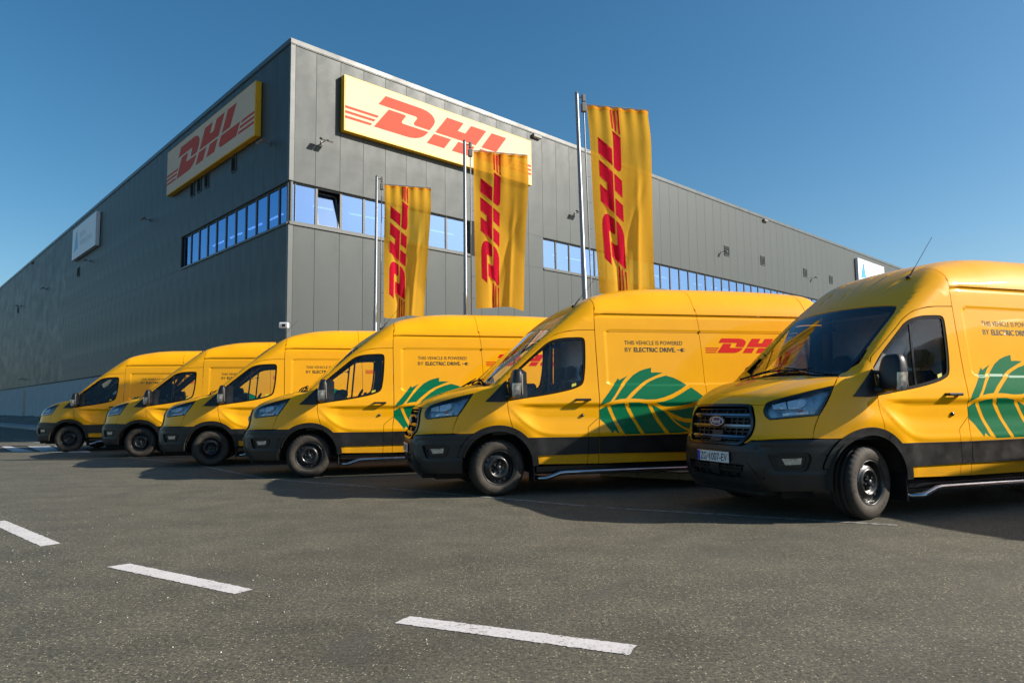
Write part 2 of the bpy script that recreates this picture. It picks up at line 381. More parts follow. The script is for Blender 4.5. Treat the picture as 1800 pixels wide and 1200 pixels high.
def panel(name, mats, mp, outs, parent=None, holes=(), flush=(), gap=.0035, step=(.05, .05), off=0., lip=.012, side='L', ray=0.):
    """a piece of the body skin cut along an outline; holes get a lip, flush holes none"""
    fn, inv, sc = MAPS[mp]; sc = np.array(sc); V = []; T = []; Nn = []; bl = []
    for oi, out in enumerate(outs):
        ob = densify(shrink(out, gap, sc) if gap else out, min(step)*.8, sc); loops = [(ob, True)]
        if oi == 0:
            for h in holes: loops.append((densify(shrink(h, -gap, sc) if gap else h, min(step)*.8, sc), True))
            for h in flush: loops.append((densify(h, min(step)*.8, sc), False))
        allb = np.vstack([l[0] for l in loops])
        mn, mx = ob.min(0), ob.max(0); st = np.array(step)/sc
        gx, gy = np.meshgrid(np.arange(mn[0]+st[0]/2, mx[0], st[0]), np.arange(mn[1]+st[1]/2, mx[1], st[1])); g = np.c_[gx.ravel(), gy.ravel()]
        if len(g):
            ok = inside(g, ob)
            for l in loops[1:]: ok &= ~inside(g, l[0])
            g = g[ok]
        if len(g):
            md = np.full(len(g), 9.)
            for i in range(0, len(allb), 64): md = np.minimum(md, np.min(np.linalg.norm((g[:, None]-allb[None, i:i+64])*sc, axis=2), axis=1))
            g = g[md > min(step)*.4]
        edges = []; b = 0
        for l, _ in loops:
            n = len(l); edges += [(b+i, b+(i+1) % n) for i in range(n)]; b += n
        pts2 = [Vector(a) for a in allb]+[Vector(a) for a in g]
        r = delaunay_2d_cdt(pts2, edges, [], 0, 1e-7)
        vv = np.array([tuple(a) for a in r[0]]); tt = np.array([tuple(f) for f in r[2] if len(f) == 3]); cen = vv[tt].mean(1); ok = inside(cen, ob)
        for l in loops[1:]: ok &= ~inside(cen, l[0])
        tt = tt[ok]; o, d = fn(vv[:, 0], vv[:, 1]); p = solve(o, d); n_ = grad(p); p = p+n_*off+d*ray
        gn = np.cross(p[tt[:, 1]]-p[tt[:, 0]], p[tt[:, 2]]-p[tt[:, 0]]); fl = np.sum(gn*n_[tt[:, 0]], axis=1) < 0; tt[fl] = tt[fl][:, ::-1]
        base = len(V); V += p.tolist(); Nn += n_.tolist(); T += [tuple(q+base) for q in tt]
        # lip from boundary edges
        if lip:
            cnt = {}
            for t in tt:
                for i in range(3): e = (t[i], t[(i+1) % 3]); cnt[e] = 1
            bd = [e for e in cnt if (e[1], e[0]) not in cnt]
            if flush and oi == 0:
                fb = np.vstack([l[0] for l in loops if not l[1]]); keep = []
                for e in bd:
                    mid = (vv[e[0]]+vv[e[1]])/2; keep.append(np.min(np.linalg.norm((fb-mid)*sc, axis=1)) > min(step)*.5)
                bd = [e for e, k in zip(bd, keep) if k]
            bl.append((base, bd))
    nv = len(V); faces = list(T); V = list(V); lipn = []
    V = np.array(V); Nn = np.array(Nn)
    for base, bd in bl:
        for e in bd:
            a, b = base+e[0], base+e[1]; pa, pb = V[a], V[b]; qa, qb = pa-Nn[a]*lip, pb-Nn[b]*lip; k = len(V)+len(lipn)*4
            lipn.append((pa, pb, qb, qa)); faces.append((k+1, k, k+3, k+2))
    if lipn: V = np.vstack([V, np.array(lipn).reshape(-1, 3)])
    sgn = np.array([1, -1, 1]) if side == 'L' else np.array([1, 1, 1])
    V = V*sgn; Nn = Nn*sgn
    if side == 'L': faces = [f[::-1] for f in faces]
    me = bpy.data.meshes.new(name); me.from_pydata(V.tolist(), [], faces)
    for mm in (mats if isinstance(mats, list) else [mats]): me.materials.append(mm)
    me.polygons.foreach_set('use_smooth', [True]*len(faces)); me.update()
    ln = []; polys = me.polygons
    for i, f in enumerate(faces):
        if i < len(T): ln += [Nn[j] for j in f]
        else: nrm = tuple(polys[i].normal); ln += [nrm]*len(f)
    me.normals_split_custom_set([tuple(map(float, q)) for q in ln])
    return link(bpy.data.objects.new(name, me), parent)
def project2d(name, V2, T2, m, origin, parent, off=.002, side='L', sx_=1, mp='side', uaxis=(1, 0), vaxis=(0, 1)):
    u = origin[0]+V2[:, 0]*uaxis[0]+V2[:, 1]*vaxis[0]; v = origin[1]+V2[:, 0]*uaxis[1]+V2[:, 1]*vaxis[1]
    o, d = MAPS[mp][0](u, v); p = solve(o, d); n = grad(p, .012); p = p+n*off
    if side == 'L': p = p*np.array([1, -1, 1])
    me = bpy.data.meshes.new(name); me.from_pydata(p.tolist(), [], [tuple(int(i) for i in t) for t in T2]); me.materials.append(m)
    me.polygons.foreach_set('use_smooth', [True]*len(T2)); me.update(); return link(bpy.data.objects.new(name, me), parent)
S = lambda *a: [('s', a[i], a[i+1]) for i in range(0, len(a), 2)]
F_ = lambda *a: [('f', a[i], a[i+1]) for i in range(0, len(a), 2)]
TT = lambda *a: [('t', a[i], a[i+1]) for i in range(0, len(a), 2)]
def circ(cx, cz, r, a0, a1, n=14): return [('s', cx+r*math.cos(R(a0+(a1-a0)*i/n)), cz+r*math.sin(R(a0+(a1-a0)*i/n))) for i in range(n+1)]
# ---- shared cut lines (left side)
AR0, AR1 = .435, .515          # inner and outer radius of the arch cladding
ACZ = .362
DC_UP = S(.200, .80, .187, .815, .14, .976, .123, 1.11, .128, 1.19)           # door cut, arch to mirror
DC_MID = S(.128, 1.19, .130, 1.38, .138, 1.475, .168, 1.535, .215, 1.580, .295, 1.642, .435, 1.757, .555, 1.853, .665, 1.943, .785, 2.017, .90, 2.054, 1.08, 2.080, 1.337, 2.09)
WS_LOW = ('s', .0, 1.435)
HEAD_TOP = S(-.290, 1.268, -.423, 1.241, -.575, 1.203, -.70, 1.166, -.765, 1.142)
HOODC = [('s', -.262, 1.295), ('t', -.215, .860), ('t', -.16, .815), ('t', -.10, .765)]
arch_door = circ(0, ACZ, AR0+.02, 2, 62)
vandat = {}
def van():
    t = empty('delivery_van')
    Y, K = M['yellow'], M['cladding']
    for sd in 'LR':
        near = sd == 'L'
        # --- front door
        glassO = [S(.145, 1.175, .145, 1.445), S(.145, 1.445, .29, 1.588, .485, 1.756, .60, 1.853), S(.60, 1.853, .66, 1.899, .753, 1.945, .88, 1.975, 1.02, 1.985, 1.12, 1.987, 1.172, 1.978, 1.192, 1.94, 1.193, 1.87), S(1.193, 1.87, 1.185, 1.70, 1.172, 1.56, 1.15, 1.43), S(1.15, 1.43, 1.128, 1.385, 1.09, 1.354, .981, 1.312, .80, 1.272, .60, 1.238, .40, 1.210, .145, 1.175)]
        gl = outline(glassO, 'side')
        dseg = [DC_UP, DC_MID, S(1.337, 2.09, 1.338, 1.83, 1.342, 1.42, 1.343, .95), S(1.343, .95, 1.205, .845), S(1.205, .845, 1.178, .80, 1.176, .60, 1.165, .362), S(1.165, .362, .46, .370), arch_door+S(.200, .80)]
        door = panel('front_door', Y, 'side', [outline(dseg, 'side')], t, holes=[gl], step=(.04, .022), side=sd)
        seal = panel('window_seal', M['rubber'], 'side', [shrink(gl, .001, np.array([1, 1]))], door, holes=[shrink(gl, .028, np.array([1, 1]))], gap=0, step=(.05, .05), off=-.006, side=sd, lip=.02)
        glass = panel('door_glass', M['glass'], 'side', [shrink(gl, .024, np.array([1, 1]))], door, gap=0, step=(.08, .08), off=-.016, side=sd, lip=0)
        panel('sticker', M['stick'], 'side', [outline([S(.985, 1.335, 1.045, 1.352), S(1.045, 1.352, 1.045, 1.395), S(1.045, 1.395, .985, 1.378), S(.985, 1.378, .985, 1.335)], 'side')], glass, gap=0, off=-.014, lip=0, side=sd)
        panel('window_divider', M['gloss_black'], 'side', [outline([S(.705, 1.92, .735, 1.93), S(.735, 1.93, .675, 1.262), S(.675, 1.262, .647, 1.258), S(.647, 1.258, .705, 1.92)], 'side')], door, gap=0, off=-.008, side=sd, step=(.05, .08))
        panel('mirror_sail', K, 'side', [outline([S(.150, 1.182, .150, 1.44), S(.150, 1.44, .30, 1.590), S(.30, 1.590, .385, 1.53), S(.385, 1.53, .385, 1.213), S(.385, 1.213, .150, 1.182)], 'side')], door, gap=0, off=-.001, side=sd)
        panel('door_cladding', K, 'side', [outline([circ(0, ACZ, AR1-.004, 13.5, 44, 5)+S(.375, .715)][:0]+[S(.375, .716, 1.174, .708), S(1.174, .708, 1.173, .487), S(1.173, .487, .500, .487), circ(0, ACZ, AR1-.005, 14, 43, 6)], 'side')], door, gap=.003, off=.014, lip=.02, step=(.06, .03), side=sd)
        # --- lower pillar filler, side panels
        fil = panel('pillar_panel', Y, 'side', [outline([S(1.343, .95, 1.205, .845), S(1.205, .845, 1.178, .80, 1.176, .60, 1.165, .362), S(1.165, .362, 1.318, .360), S(1.318, .360, 1.322, .75, 1.343, .95)], 'side')], t, step=(.04, .03), side=sd)
        panel('pillar_cladding', K, 'side', [outline([S(1.174, .708, 1.173, .487), S(1.173, .487, 1.321, .487), S(1.321, .487, 1.321, .708), S(1.321, .708, 1.174, .708)], 'side')], fil, gap=.003, off=.014, lip=.02, step=(.06, .03), side=sd)
        leaf = [outline([[('s', a, b) for a, b in pl]+[('s', *pl[0])]], 'side', smooth=False) for pl in LEAF] if near else []
        for a_, b_, nm in ((1.343, 2.868, 0), (2.868, 4.62, 1)):
            if nm == 0: segs = [S(a_, 2.307, b_-.03, 2.307), S(b_-.03, 2.307, b_-.005, 2.10, b_+.015, 1.7, b_+.018, 1.36, b_+.025, .9, b_+.03, .36), S(b_+.03, .36, 1.318, .360), S(1.318, .360, 1.322, .75, 1.343, .95, 1.346, 1.42, 1.340, 2.0, a_, 2.307)]
            else: segs = [S(b_+.01, 2.307, b_, .40), [*S(b_, .40)]+circ(3.75, ACZ, AR0+.02, 2, 178, 24)+S(b_-1.40, .36), S(3.26, .36, a_+.03, .36), S(a_+.03, .36, a_+.025, .9, a_+.018, 1.36, a_+.015, 1.7, a_-.005, 2.10, a_-.03, 2.307), S(a_-.03, 2.307, b_+.01, 2.307)]
            if nm == 1: segs = [S(b_+.01, 2.307, b_, .40), S(b_, .40, 4.205, .37), circ(3.75, ACZ, AR0+.02, 1, 179, 24), S(3.295, .37, a_+.03, .36), segs[3], segs[4]]
            sp = panel('side_panel', Y, 'side', [outline(segs, 'side')], t, flush=leaf if nm == 0 else (), step=(.03, .020) if near else (.05, .03), side=sd)
            if nm == 0:
                panel('side_cladding', K, 'side', [outline([S(1.324, .708, 2.885, .716), S(2.885, .716, 2.885, .470), S(2.885, .470, 1.324, .487), S(1.324, .487, 1.324, .708)], 'side')], sp, gap=.003, off=.014, lip=.02, step=(.08, .03), side=sd)
                if near:
                    vandat['leaf'] = panel('leaf_emblem', M['green'], 'side', leaf, sp, gap=0, lip=0, step=(.03, .020), side=sd)
                    v, tr = text_tris('THIS VEHICLE IS POWERED', -.004); s1 = .845/np.ptp(v[:, 0])
                    v1 = np.c_[v[:, 0]*s1, v[:, 1]*.055]; o1 = project2d('slogan_lettering', v1-[v1[:, 0].min(), 0], tr, M['ink'], (1.757, 1.898), sp)
                    v, tr = text_tris('BY', -.004); v2 = np.c_[v[:, 0]*.062, v[:, 1]*.058]; w2 = np.ptp(v2[:, 0])
                    project2d('slogan_lettering', v2-[v2[:, 0].min(), 0], tr, M['ink'], (1.757, 1.803), sp)
                    v, tr = text_tris('ELECTRIC DRIVE.', .022); s2 = (.735-w2-.032)/np.ptp(v[:, 0]); v3 = np.c_[v[:, 0]*s2, v[:, 1]*.058]
                    project2d('slogan_lettering', v3-[v3[:, 0].min(), 0], tr, M['ink'], (1.757+w2+.032, 1.803), sp)
                    plug = [[(0, .026), (.055, .026), (.055, .034), (0, .034)], [(.052, .018), (.062, .008), (.085, .002), (.085, .058), (.062, .052), (.052, .042)], [(.085, .012), (.112, .012), (.112, .020), (.085, .020)], [(.085, .040), (.112, .040), (.112, .048), (.085, .048)]]
                    v, tr = fill(plug); project2d('plug_symbol', v, tr, M['ink'], (2.515, 1.800), sp)
            else:
                panel('side_cladding', K, 'side', [outline([S(2.888, .716, 3.36, .716)]+[circ(3.75, ACZ, AR1-.005, 137, 166, 6)]+[S(3.25, .487, 2.888, .470), S(2.888, .470, 2.888, .716)], 'side')], sp, gap=.003, off=.014, lip=.02, step=(.08, .03), side=sd)
                panel('side_cladding', K, 'side', [outline([S(4.14, .716, 4.61, .716), S(4.61, .716, 4.61, .487), S(4.61, .487, 4.25, .487)]+[circ(3.75, ACZ, AR1-.005, 14, 43, 6)], 'side')], sp, gap=.003, off=.014, lip=.02, step=(.08, .03), side=sd)
                if near:
                    v, tr = fill([[(a, 14-b) for a, b in pl] for pl in LOGO+stripes(-.5, 118)], 6); v = np.c_[(v[:, 0])*.01255, v[:, 1]*.0113]
                    project2d('company_logo', v, tr, M['red'], (2.952, 1.897), sp)
        # --- arches
        fa = panel('wheel_arch_trim', K, 'side', [outline([circ(0, ACZ, AR0, 62, 164, 22), circ(0, ACZ, AR0, 164, 164, 1)[:1]+circ(0, ACZ, AR1, 164, 164, 1)[:1], circ(0, ACZ, AR1, 164, 62, 22), [circ(0, ACZ, AR1, 62, 62, 1)[0], circ(0, ACZ, AR0, 62, 62, 1)[0]]], 'side')], t, gap=.002, off=.018, lip=.05, step=(.03, .03), side=sd)
        panel('wheel_arch_trim', K, 'side', [outline([circ(0, ACZ, AR0, 0, 61.6, 16), [circ(0, ACZ, AR0, 61.6, 61.6, 1)[0], circ(0, ACZ, AR1, 61.6, 61.6, 1)[0]], circ(0, ACZ, AR1, 61.6, 0, 16), [circ(0, ACZ, AR1, 0, 0, 1)[0], circ(0, ACZ, AR0, 0, 0, 1)[0]]], 'side')], t, gap=.002, off=.018, lip=.05, step=(.03, .03), side=sd)
        panel('wheel_arch_trim', K, 'side', [outline([circ(3.75, ACZ, AR0, 0, 180, 30), [circ(3.75, ACZ, AR0, 180, 180, 1)[0], circ(3.75, ACZ, AR1, 180, 180, 1)[0]], circ(3.75, ACZ, AR1, 180, 0, 30), [circ(3.75, ACZ, AR1, 0, 0, 1)[0], circ(3.75, ACZ, AR0, 0, 0, 1)[0]]], 'side')], t, gap=.002, off=.028, lip=.05, step=(.03, .03), side=sd)
        # --- fender
        fseg = [DC_UP, S(.128, 1.19, .130, 1.395), [('s', .130, 1.395), ('t', .151, .757)], TT(.151, .757, .10, .752, .04, .735, .0, .70), TT(.0, .70, -.10, .765), HOODC[::-1]+[('s', -.290, 1.268)], S(-.290, 1.268, -.483, .993), S(-.483, .993, -.53, .88, -.558, .778), S(-.558, .778, -.30, .777), circ(0, ACZ, AR0+.02, 113, 66, 8)+S(.200, .80)]
        panel('fender', Y, 'polar', [outline(fseg, 'polar')], t, step=(.03, .03), side=sd)
        panel('mirror_base_trim', K, 'side', [outline([S(-.158, 1.163, .124, 1.432), S(.124, 1.432, .124, 1.168), S(.124, 1.168, .03, 1.158, -.158, 1.163)], 'side')], t, gap=.001, off=.008, lip=.012, side=sd, step=(.04, .03))
        # --- front fascia beside the grille
        gr = F_(.400, 1.099, .440, 1.085, .482, 1.036, .512, .945, .505, .86, .478, .775, .43, .722)
        fs = [gr, F_(.43, .722, .465, .728, .505, .757, .57, .762)+S(-.80, .775, -.558, .778), S(-.558, .778, -.53, .88, -.483, .993), S(-.483, .993, -.632, .978)+F_(.639, .953), F_(.639, .953, .60, .985, .573, 1.04, .565, 1.10), F_(.565, 1.10, .51, 1.094, .400, 1.099)]
        fcia = panel('front_fascia', Y, 'nose', [outline(fs, 'nose')], t, step=(.03, .025), side=sd)
        # --- headlight
        hs = [HEAD_TOP+F_(.572, 1.122, .565, 1.10), F_(.565, 1.10, .573, 1.04, .60, .985, .639, .953), F_(.639, .953)+S(-.632, .978, -.483, .993), S(-.483, .993, -.290, 1.268)]
        ho = outline(hs, 'nose')
        hl = panel('headlight', M['lamp_body'], 'nose', [shrink(ho, .006, np.array([1.15, 1]))], t, gap=0, off=-.06, lip=0, step=(.04, .03), side=sd)
        panel('lens', M['lens'], 'nose', [ho], hl, gap=.003, off=-.002, lip=.05, step=(.03, .03), side=sd)
        panel('lamp_rim', M['gloss_black'], 'nose', [shrink(ho, .003, np.array([1.15, 1]))], hl, holes=[shrink(ho, .016, np.array([1.15, 1]))], gap=0, off=-.006, lip=.05, step=(.03, .03), side=sd)
        ys = -1 if near else 1
        for pl in ([S(-.805, 1.064, -.800, 1.10, -.788, 1.114, -.705, 1.137), S(-.705, 1.137, -.718, 1.060), S(-.718, 1.060, -.805, 1.064)], [S(-.692, 1.141, -.60, 1.160, -.575, 1.158, -.556, 1.145, -.562, 1.118, -.59, 1.085, -.630, 1.066, -.706, 1.058), S(-.706, 1.058, -.692, 1.141)], [S(-.755, 1.016, -.56, 1.040), S(-.56, 1.040, -.562, 1.010), S(-.562, 1.010, -.757, .990), S(-.757, .990, -.755, 1.016)]):
            panel('reflector', M['refl'], 'nose', [outline(pl, 'nose')], hl, gap=0, off=-.030, lip=.025, step=(.02, .02), side=sd)
        panel('turn_lamp', M['amber'], 'nose', [outline([S(-.64, 1.045, -.60, 1.050), S(-.60, 1.050, -.60, 1.030), S(-.60, 1.030, -.64, 1.026), S(-.64, 1.026, -.64, 1.045)], 'nose')], hl, gap=0, off=-.022, lip=.01, side=sd)
        # --- handle and lock
        hb = MB(); W = pt(('s', 1.12, 1.178))[1]; yb = ys*W
        hb.bbox(1.01, 1.215, min(yb+ys*.030, yb+ys*.055), max(yb+ys*.030, yb+ys*.055), 1.160, 1.192, .009)
        hb.bbox(1.185, 1.215, min(yb-ys*.01, yb+ys*.035), max(yb-ys*.01, yb+ys*.035), 1.162, 1.190, .004); hb.bbox(1.015, 1.040, min(yb-ys*.01, yb+ys*.035), max(yb-ys*.01, yb+ys*.035), 1.162, 1.190, .004)
        hb.build('door_handle', K, door)
        W2 = pt(('s', 1.112, .978))[1]
        MB().lathe([(0, .02), (.014, .02), (.02, .012), (.022, 0), (.0221, -.02)], 14, 0, Matrix.Translation((1.112, ys*W2, .978))@(Matrix.Identity(4) if not near else Matrix.Rotation(math.pi, 4, 'X'))).lathe([(0, .0215), (.008, .0215), (.0085, .0205)], 10, 1, Matrix.Translation((1.112, ys*W2, .978))@(Matrix.Identity(4) if not near else Matrix.Rotation(math.pi, 4, 'X'))).build('door_lock', [M['gloss_black'], M['chrome']], door)
        # --- inner door trim
        dt = MB(); ya, yb2 = sorted((ys*.90, ys*.955))
        dt.box(.52, 1.28, ya, yb2, .50, .84); dt.box(.22, 1.28, ya, yb2, .845, 1.16); dt.box(.22, .62, ya, yb2, 1.16, 1.195); dt.box(.62, 1.10, ya, yb2, 1.16, 1.235); dt.box(1.19, 1.31, sorted((ys*.86, ys*.91))[0], sorted((ys*.86, ys*.91))[1], 1.16, 2.0)
        dt.build('door_trim', M['trim'], door)
        # --- mirror
        mr = MB(); c0 = Vector((.205, ys*1.135, 1.385)) if near else Vector((.33, ys*1.04, 1.385)); n1, n2 = 16, 20; vs_ = []
        for i in range(n1+1):
            a = -math.pi/2+math.pi*i/n1
            for j in range(n2):
                b = 2*math.pi*j/n2; p = .45
                cx = math.copysign(abs(math.cos(b))**p, math.cos(b)); sy = math.copysign(abs(math.sin(b))**p, math.sin(b)); rz_ = abs(math.cos(a))**p; zz = math.copysign(abs(math.sin(a))**.55, math.sin(a))
                wx = (.078 if near else .12)*(1 - .25*(zz > 0)*zz) * (1 if cx < 0 else .75); wy = (.125 if near else .06)*(1-.12*max(zz, 0))
                vs_.append(c0+Vector((wx*cx*rz_+.012*zz, wy*sy*rz_, .178*zz)))
        mr.add(vs_, [(i*n2+j, i*n2+(j+1) % n2, (i+1)*n2+(j+1) % n2, (i+1)*n2+j) for i in range(n1) for j in range(n2)], 0, True)
        mr.tube([(.10, ys*.965, 1.225), (.16, ys*1.02, 1.225), (.20, ys*1.09, 1.26)], [.045, .04, .05], 10); mr.tube([(.13, ys*.95, 1.40), (.20, ys*1.05, 1.385)], .020, 8)
        mo = mr.build('wing_mirror', K, t, flip=(ys < 0))
        ml = MB(); lv = [c0+(v-c0)*1.035 for v in vs_]
        lf = [(i*n2+j, i*n2+(j+1) % n2, (i+1)*n2+(j+1) % n2, (i+1)*n2+j) for i in range(3, 8) for j in range(n2) if (4 <= j <= 7 if ys > 0 else n2-8 <= j <= n2-5)]
        ml.add(lv, lf, 0, True)
        ml.build('indicator_lens', M['indic'], mo)
        gm = MB(); yq = sorted((ys*1.03, ys*1.24)) if near else sorted((ys*.99, ys*1.09)); gm.box(*((.255, .262) if near else (.40, .407)), yq[0], yq[1], 1.25, 1.50); gm.build('mirror_glass', M['mirror'], mo)
        # --- side step
        sb = MB(); y1 = ys*1.03
        sb.tube([(.50, ys*.90, .205), (.54, ys*.99, .202), (.60, y1, .205), (.66, y1, .222), (.78, y1, .262), (.85, y1, .268), (3.0, y1, .262), (3.12, ys*.98, .24), (3.18, ys*.90, .22)], .031, 12)
        sb.build('side_step_bar', M['steel'], t)
        MB().box(.50, 3.22, sorted((ys*.80, ys*.955))[0], sorted((ys*.80, ys*.955))[1], .275, .345).build('sill', M['gloss_black'], t)
        for xw in (0.455, 4.20):
            mf = MB(); q = sorted((ys*.74, ys*.99)); mf.bbox(xw, xw+.016, q[0], q[1], .15, .42, .006); mf.build('mud_flap', M['cladding'], t)
        # --- wheel wells
        for xw in (0, 3.75):
            wl = MB(); n = 20; vs_ = [];
            for k in range(n+1):
                a = R(-8+196*k/n)
                for yy in (.50, 1.0): vs_.append((xw+.47*math.cos(a), ys*yy, ACZ+.47*math.sin(a)))
            wl.add(vs_, [(2*k, 2*k+1, 2*k+3, 2*k+2) for k in range(n)]); wl.add([(xw+.47*math.cos(R(-8+196*k/n)), ys*.5, ACZ+.47*math.sin(R(-8+196*k/n))) for k in range(n+1)], [tuple(range(n+1))])
            wl.build('wheel_well', M['well'], t)
        # tail lamp
        q = sorted((ys*.83, ys*.955)); MB().bbox(4.90, 4.965, q[0], q[1], 1.0, 1.75, .012).build('tail_lamp', M['tail'], t)
        # wheels
        for xw in (0, 3.75):
            wh = empty('wheel', t, (xw, ys*.865, .349)); wh.rotation_euler.z = 0 if near else math.pi
            if xw == 0: wh['front'] = 1
            for nm2, me in (('tyre', vandat['tyre']), ('rim', vandat['rim']), ('wheel_hub', vandat['hub'])): link(bpy.data.objects.new(nm2, me), wh)
    # --- full-width pieces
    mir = lambda seg: [(k, a, -b) if k in 'ft' else (k, a, b) for k, a, b in seg]
    def both(mp, segs):          # left half outline (from centre front round to centre back) mirrored
        h = outline(segs, mp); last = MAPS[mp][1](np.array([pt(segs[-1][-1])])); h = np.vstack([h, last])
        return h
    # hood (pitch map: u angle, v across)
    hh = both('pitch', [F_(0, 1.108, .25, 1.107, .400, 1.099, .51, 1.094, .565, 1.10), F_(.565, 1.10, .572, 1.122)+HEAD_TOP[::-1], [('s', -.290, 1.268)]+HOODC, TT(-.10, .765, -.135, .55, -.155, .25, -.16, 0)])
    hood = np.vstack([hh, (hh*[1, -1])[::-1][1:-1]])
    ho_ = panel('hood', Y, 'pitch', [hood], t, step=(.03, .035), side='R')
    # cowl and windscreen
    cw = both('top', [TT(-.16, 0, -.155, .25, -.135, .55, -.10, .765), TT(-.10, .765, .0, .70), TT(.0, .70, -.02, .66, -.055, .53, -.08, .35, -.09, .15, -.095, 0)])
    cw = np.vstack([cw, (cw*[1, -1])[::-1][1:-1]])
    cowl = panel('cowl', M['cladding'], 'top', [cw], t, step=(.04, .06), side='R', off=-.012, lip=.03)
    ws = both('top', [TT(-.095, 0, -.09, .15, -.08, .35, -.055, .53, -.02, .66, .0, .70, .04, .735, .10, .752, .151, .757), TT(.151, .757, .2, .757, .335, .757, .43, .757, .56, .757, .66, .754, .725, .742), TT(.725, .742, .765, .722, .775, .68, .75, .50, .715, .25, .70, 0)])
    wsf = np.vstack([ws, (ws*[1, -1])[::-1][1:-1]])
    wo = panel('windscreen', M['windscreen'], 'top', [wsf], t, gap=.004, step=(.06, .06), side='R', off=-.004, lip=0)
    i1 = np.array([1.35, 1]); inner = shrink(wsf, .045, np.array([1.35, 1]))
    inner[:, 0] = np.minimum(inner[:, 0], inner[:, 0].max()-.035)
    panel('windscreen_border', M['gloss_black'], 'top', [wsf], wo, holes=[inner], gap=.003, step=(.06, .06), side='R', off=-.008, lip=.02)
    def onb(x, y, h): p = pt(('t', x, y)); n = grad(p[None])[0]; return Vector((p[0]+n[0]*h, -p[1]-n[1]*h, p[2]+n[2]*h))
    for (x0, y0, x1, y1, x2, y2) in ((-.17, -.10, .0, .38, -.06, .72), (-.17, -.62, .0, -.12, -.04, .20)):
        wp = MB(); a, b = onb(x0, y0, .02), onb((x0+x1)/2-.02, (y0+y1)/2, .045); c_ = onb(x1-.03, y1, .04)
        wp.tube([a, b, c_], [.012, .009, .006], 6)
        pts_ = [onb(x2+(x1-x2)*k/6-.02+.02*abs(k-3)/3*0, y2+(y0+.06-y2)*k/6, .016) for k in range(7)]
        wp.tube(pts_, .009, 6); wp.build('wiper', M['black'], wo)
    # roof: front dome with the pillars, middle, rear, end cap
    rf = outline([DC_MID, S(1.337, 2.09, 1.343, 2.307), [('s', 1.343, 2.307), ('s', 1.355, 2.42), ('p', 1.37, .48), ('p', 1.38, 0)]], 'polar')
    top_ = MAPS['polar'][1](np.array([pt(('p', 1.38, 0))]))
    wsr = MAPS['polar'][1](np.array([solve(*[np.array([q]) for q in ((a, b, .6), (0, 0, 1.))])[0] for a, b in ws[::-1]]))
    lowseg = outline([[('t', .151, .757), ('s', .130, 1.395)]], 'polar')
    half = outline([DC_MID[1:]], 'polar')
    side_ = outline([S(1.337, 2.09, 1.343, 2.307)]+[[('s', 1.343, 2.307), ('s', 1.352, 2.40), ('p', 1.362, .62), ('p', 1.37, .35), ('p', 1.372, 0)]], 'polar')
    wcut = wsr[[i for i in range(len(wsr)) if wsr[i, 0] > .153]]
    halfp = np.vstack([lowseg, half, side_, MAPS['polar'][1](np.array([pt(('p', 1.372, 0))]))])
    # order: windscreen centre top -> corner -> down the pillar -> lowseg -> door cut -> roof seam centre
    wtop = wcut[np.argsort(0*wcut[:, 0], kind='stable')]
    if wtop[0, 1] > .5: wtop = wtop[::-1]
    leftp = np.vstack([wtop, halfp]); full = np.vstack([leftp, (leftp*[1, -1])[::-1]])
    rfo = panel('roof_dome', Y, 'polar', [full], t, gap=.0035, step=(.03, .035), side='R')
    def roofpiece(name, a0, a1, tilt0, tilt1, step=(.06, .035)):
        s0 = outline([[('p', a1-tilt1*0, 0), ('p', a1, .30), ('p', a1+tilt1*.3, .62), ('s', a1+tilt1*.7, 2.40), ('s', a1+tilt1, 2.307)], [('s', a1+tilt1, 2.307), ('s', a0+tilt0, 2.307)], [('s', a0+tilt0, 2.307), ('s', a0+tilt0*.7, 2.40), ('p', a0+tilt0*.3, .62), ('p', a0, .30), ('p', a0, 0)]], 'polar')
        s0 = np.vstack([s0, MAPS['polar'][1](np.array([pt(('p', a0, 0))]))]); return panel(name, Y, 'polar', [np.vstack([s0, (s0*[1, -1])[::-1][1:-1]])], t, step=step, side='R')
    roofpiece('roof_panel', 1.372, 2.80, -.029, .038, (.05, .016)); roofpiece('roof_panel', 2.80, 4.56, .038, .07, (.06, .02))
    rc = [('s', 4.63, 2.307), ('s', 4.61, 2.40), ('p', 4.585, .62), ('p', 4.565, .30), ('p', 4.56, 0)]
    e = outline([[('p', 4.86, 0), ('p', 4.86, .3), ('p', 4.86, .62), ('s', 4.87, 2.40), ('s', 4.88, 2.307)], S(4.88, 2.307, 4.63, 2.307), rc], 'polar'); e = np.vstack([e, MAPS['polar'][1](np.array([pt(rc[-1])]))])
    panel('roof_end_cap', Y, 'polar', [np.vstack([e, (e*[1, -1])[::-1][1:-1]])], t, step=(.04, .035), side='R')
    for sd in 'LR':
        panel('rear_corner_panel', Y, 'side', [outline([S(4.62, 2.307, 4.88, 2.307), S(4.88, 2.307, 4.89, 1.3, 4.895, .40), S(4.895, .40, 4.62, .40), S(4.62, .40, 4.62, 2.307)], 'side', False)], t, step=(.04, .06), side=sd)
    rd = np.array([(a, b) for a, b in ((0, .5), (.93, .5), (.94, 1.2), (.86, 1.9), (.78, 2.45), (.62, 2.62), (0, 2.66))])
    for s_ in (1, -1): panel('rear_door', Y, 'rear', [rd*[s_, 1]], t, step=(.08, .08), side='R')
    # bumper
    b0 = [F_(0, .698, .36, .700, .43, .708, .468, .718, .505, .748, .57, .755)+S(-.80, .768, -.562, .772), S(-.562, .772, -.325, .770), circ(0, ACZ, AR1+.002, 128, 164, 8), S(-.495, .492, -.445, .485, -.430, .29), S(-.430, .29, -.75, .283)+F_(.60, .272, .40, .268, 0, .268)]
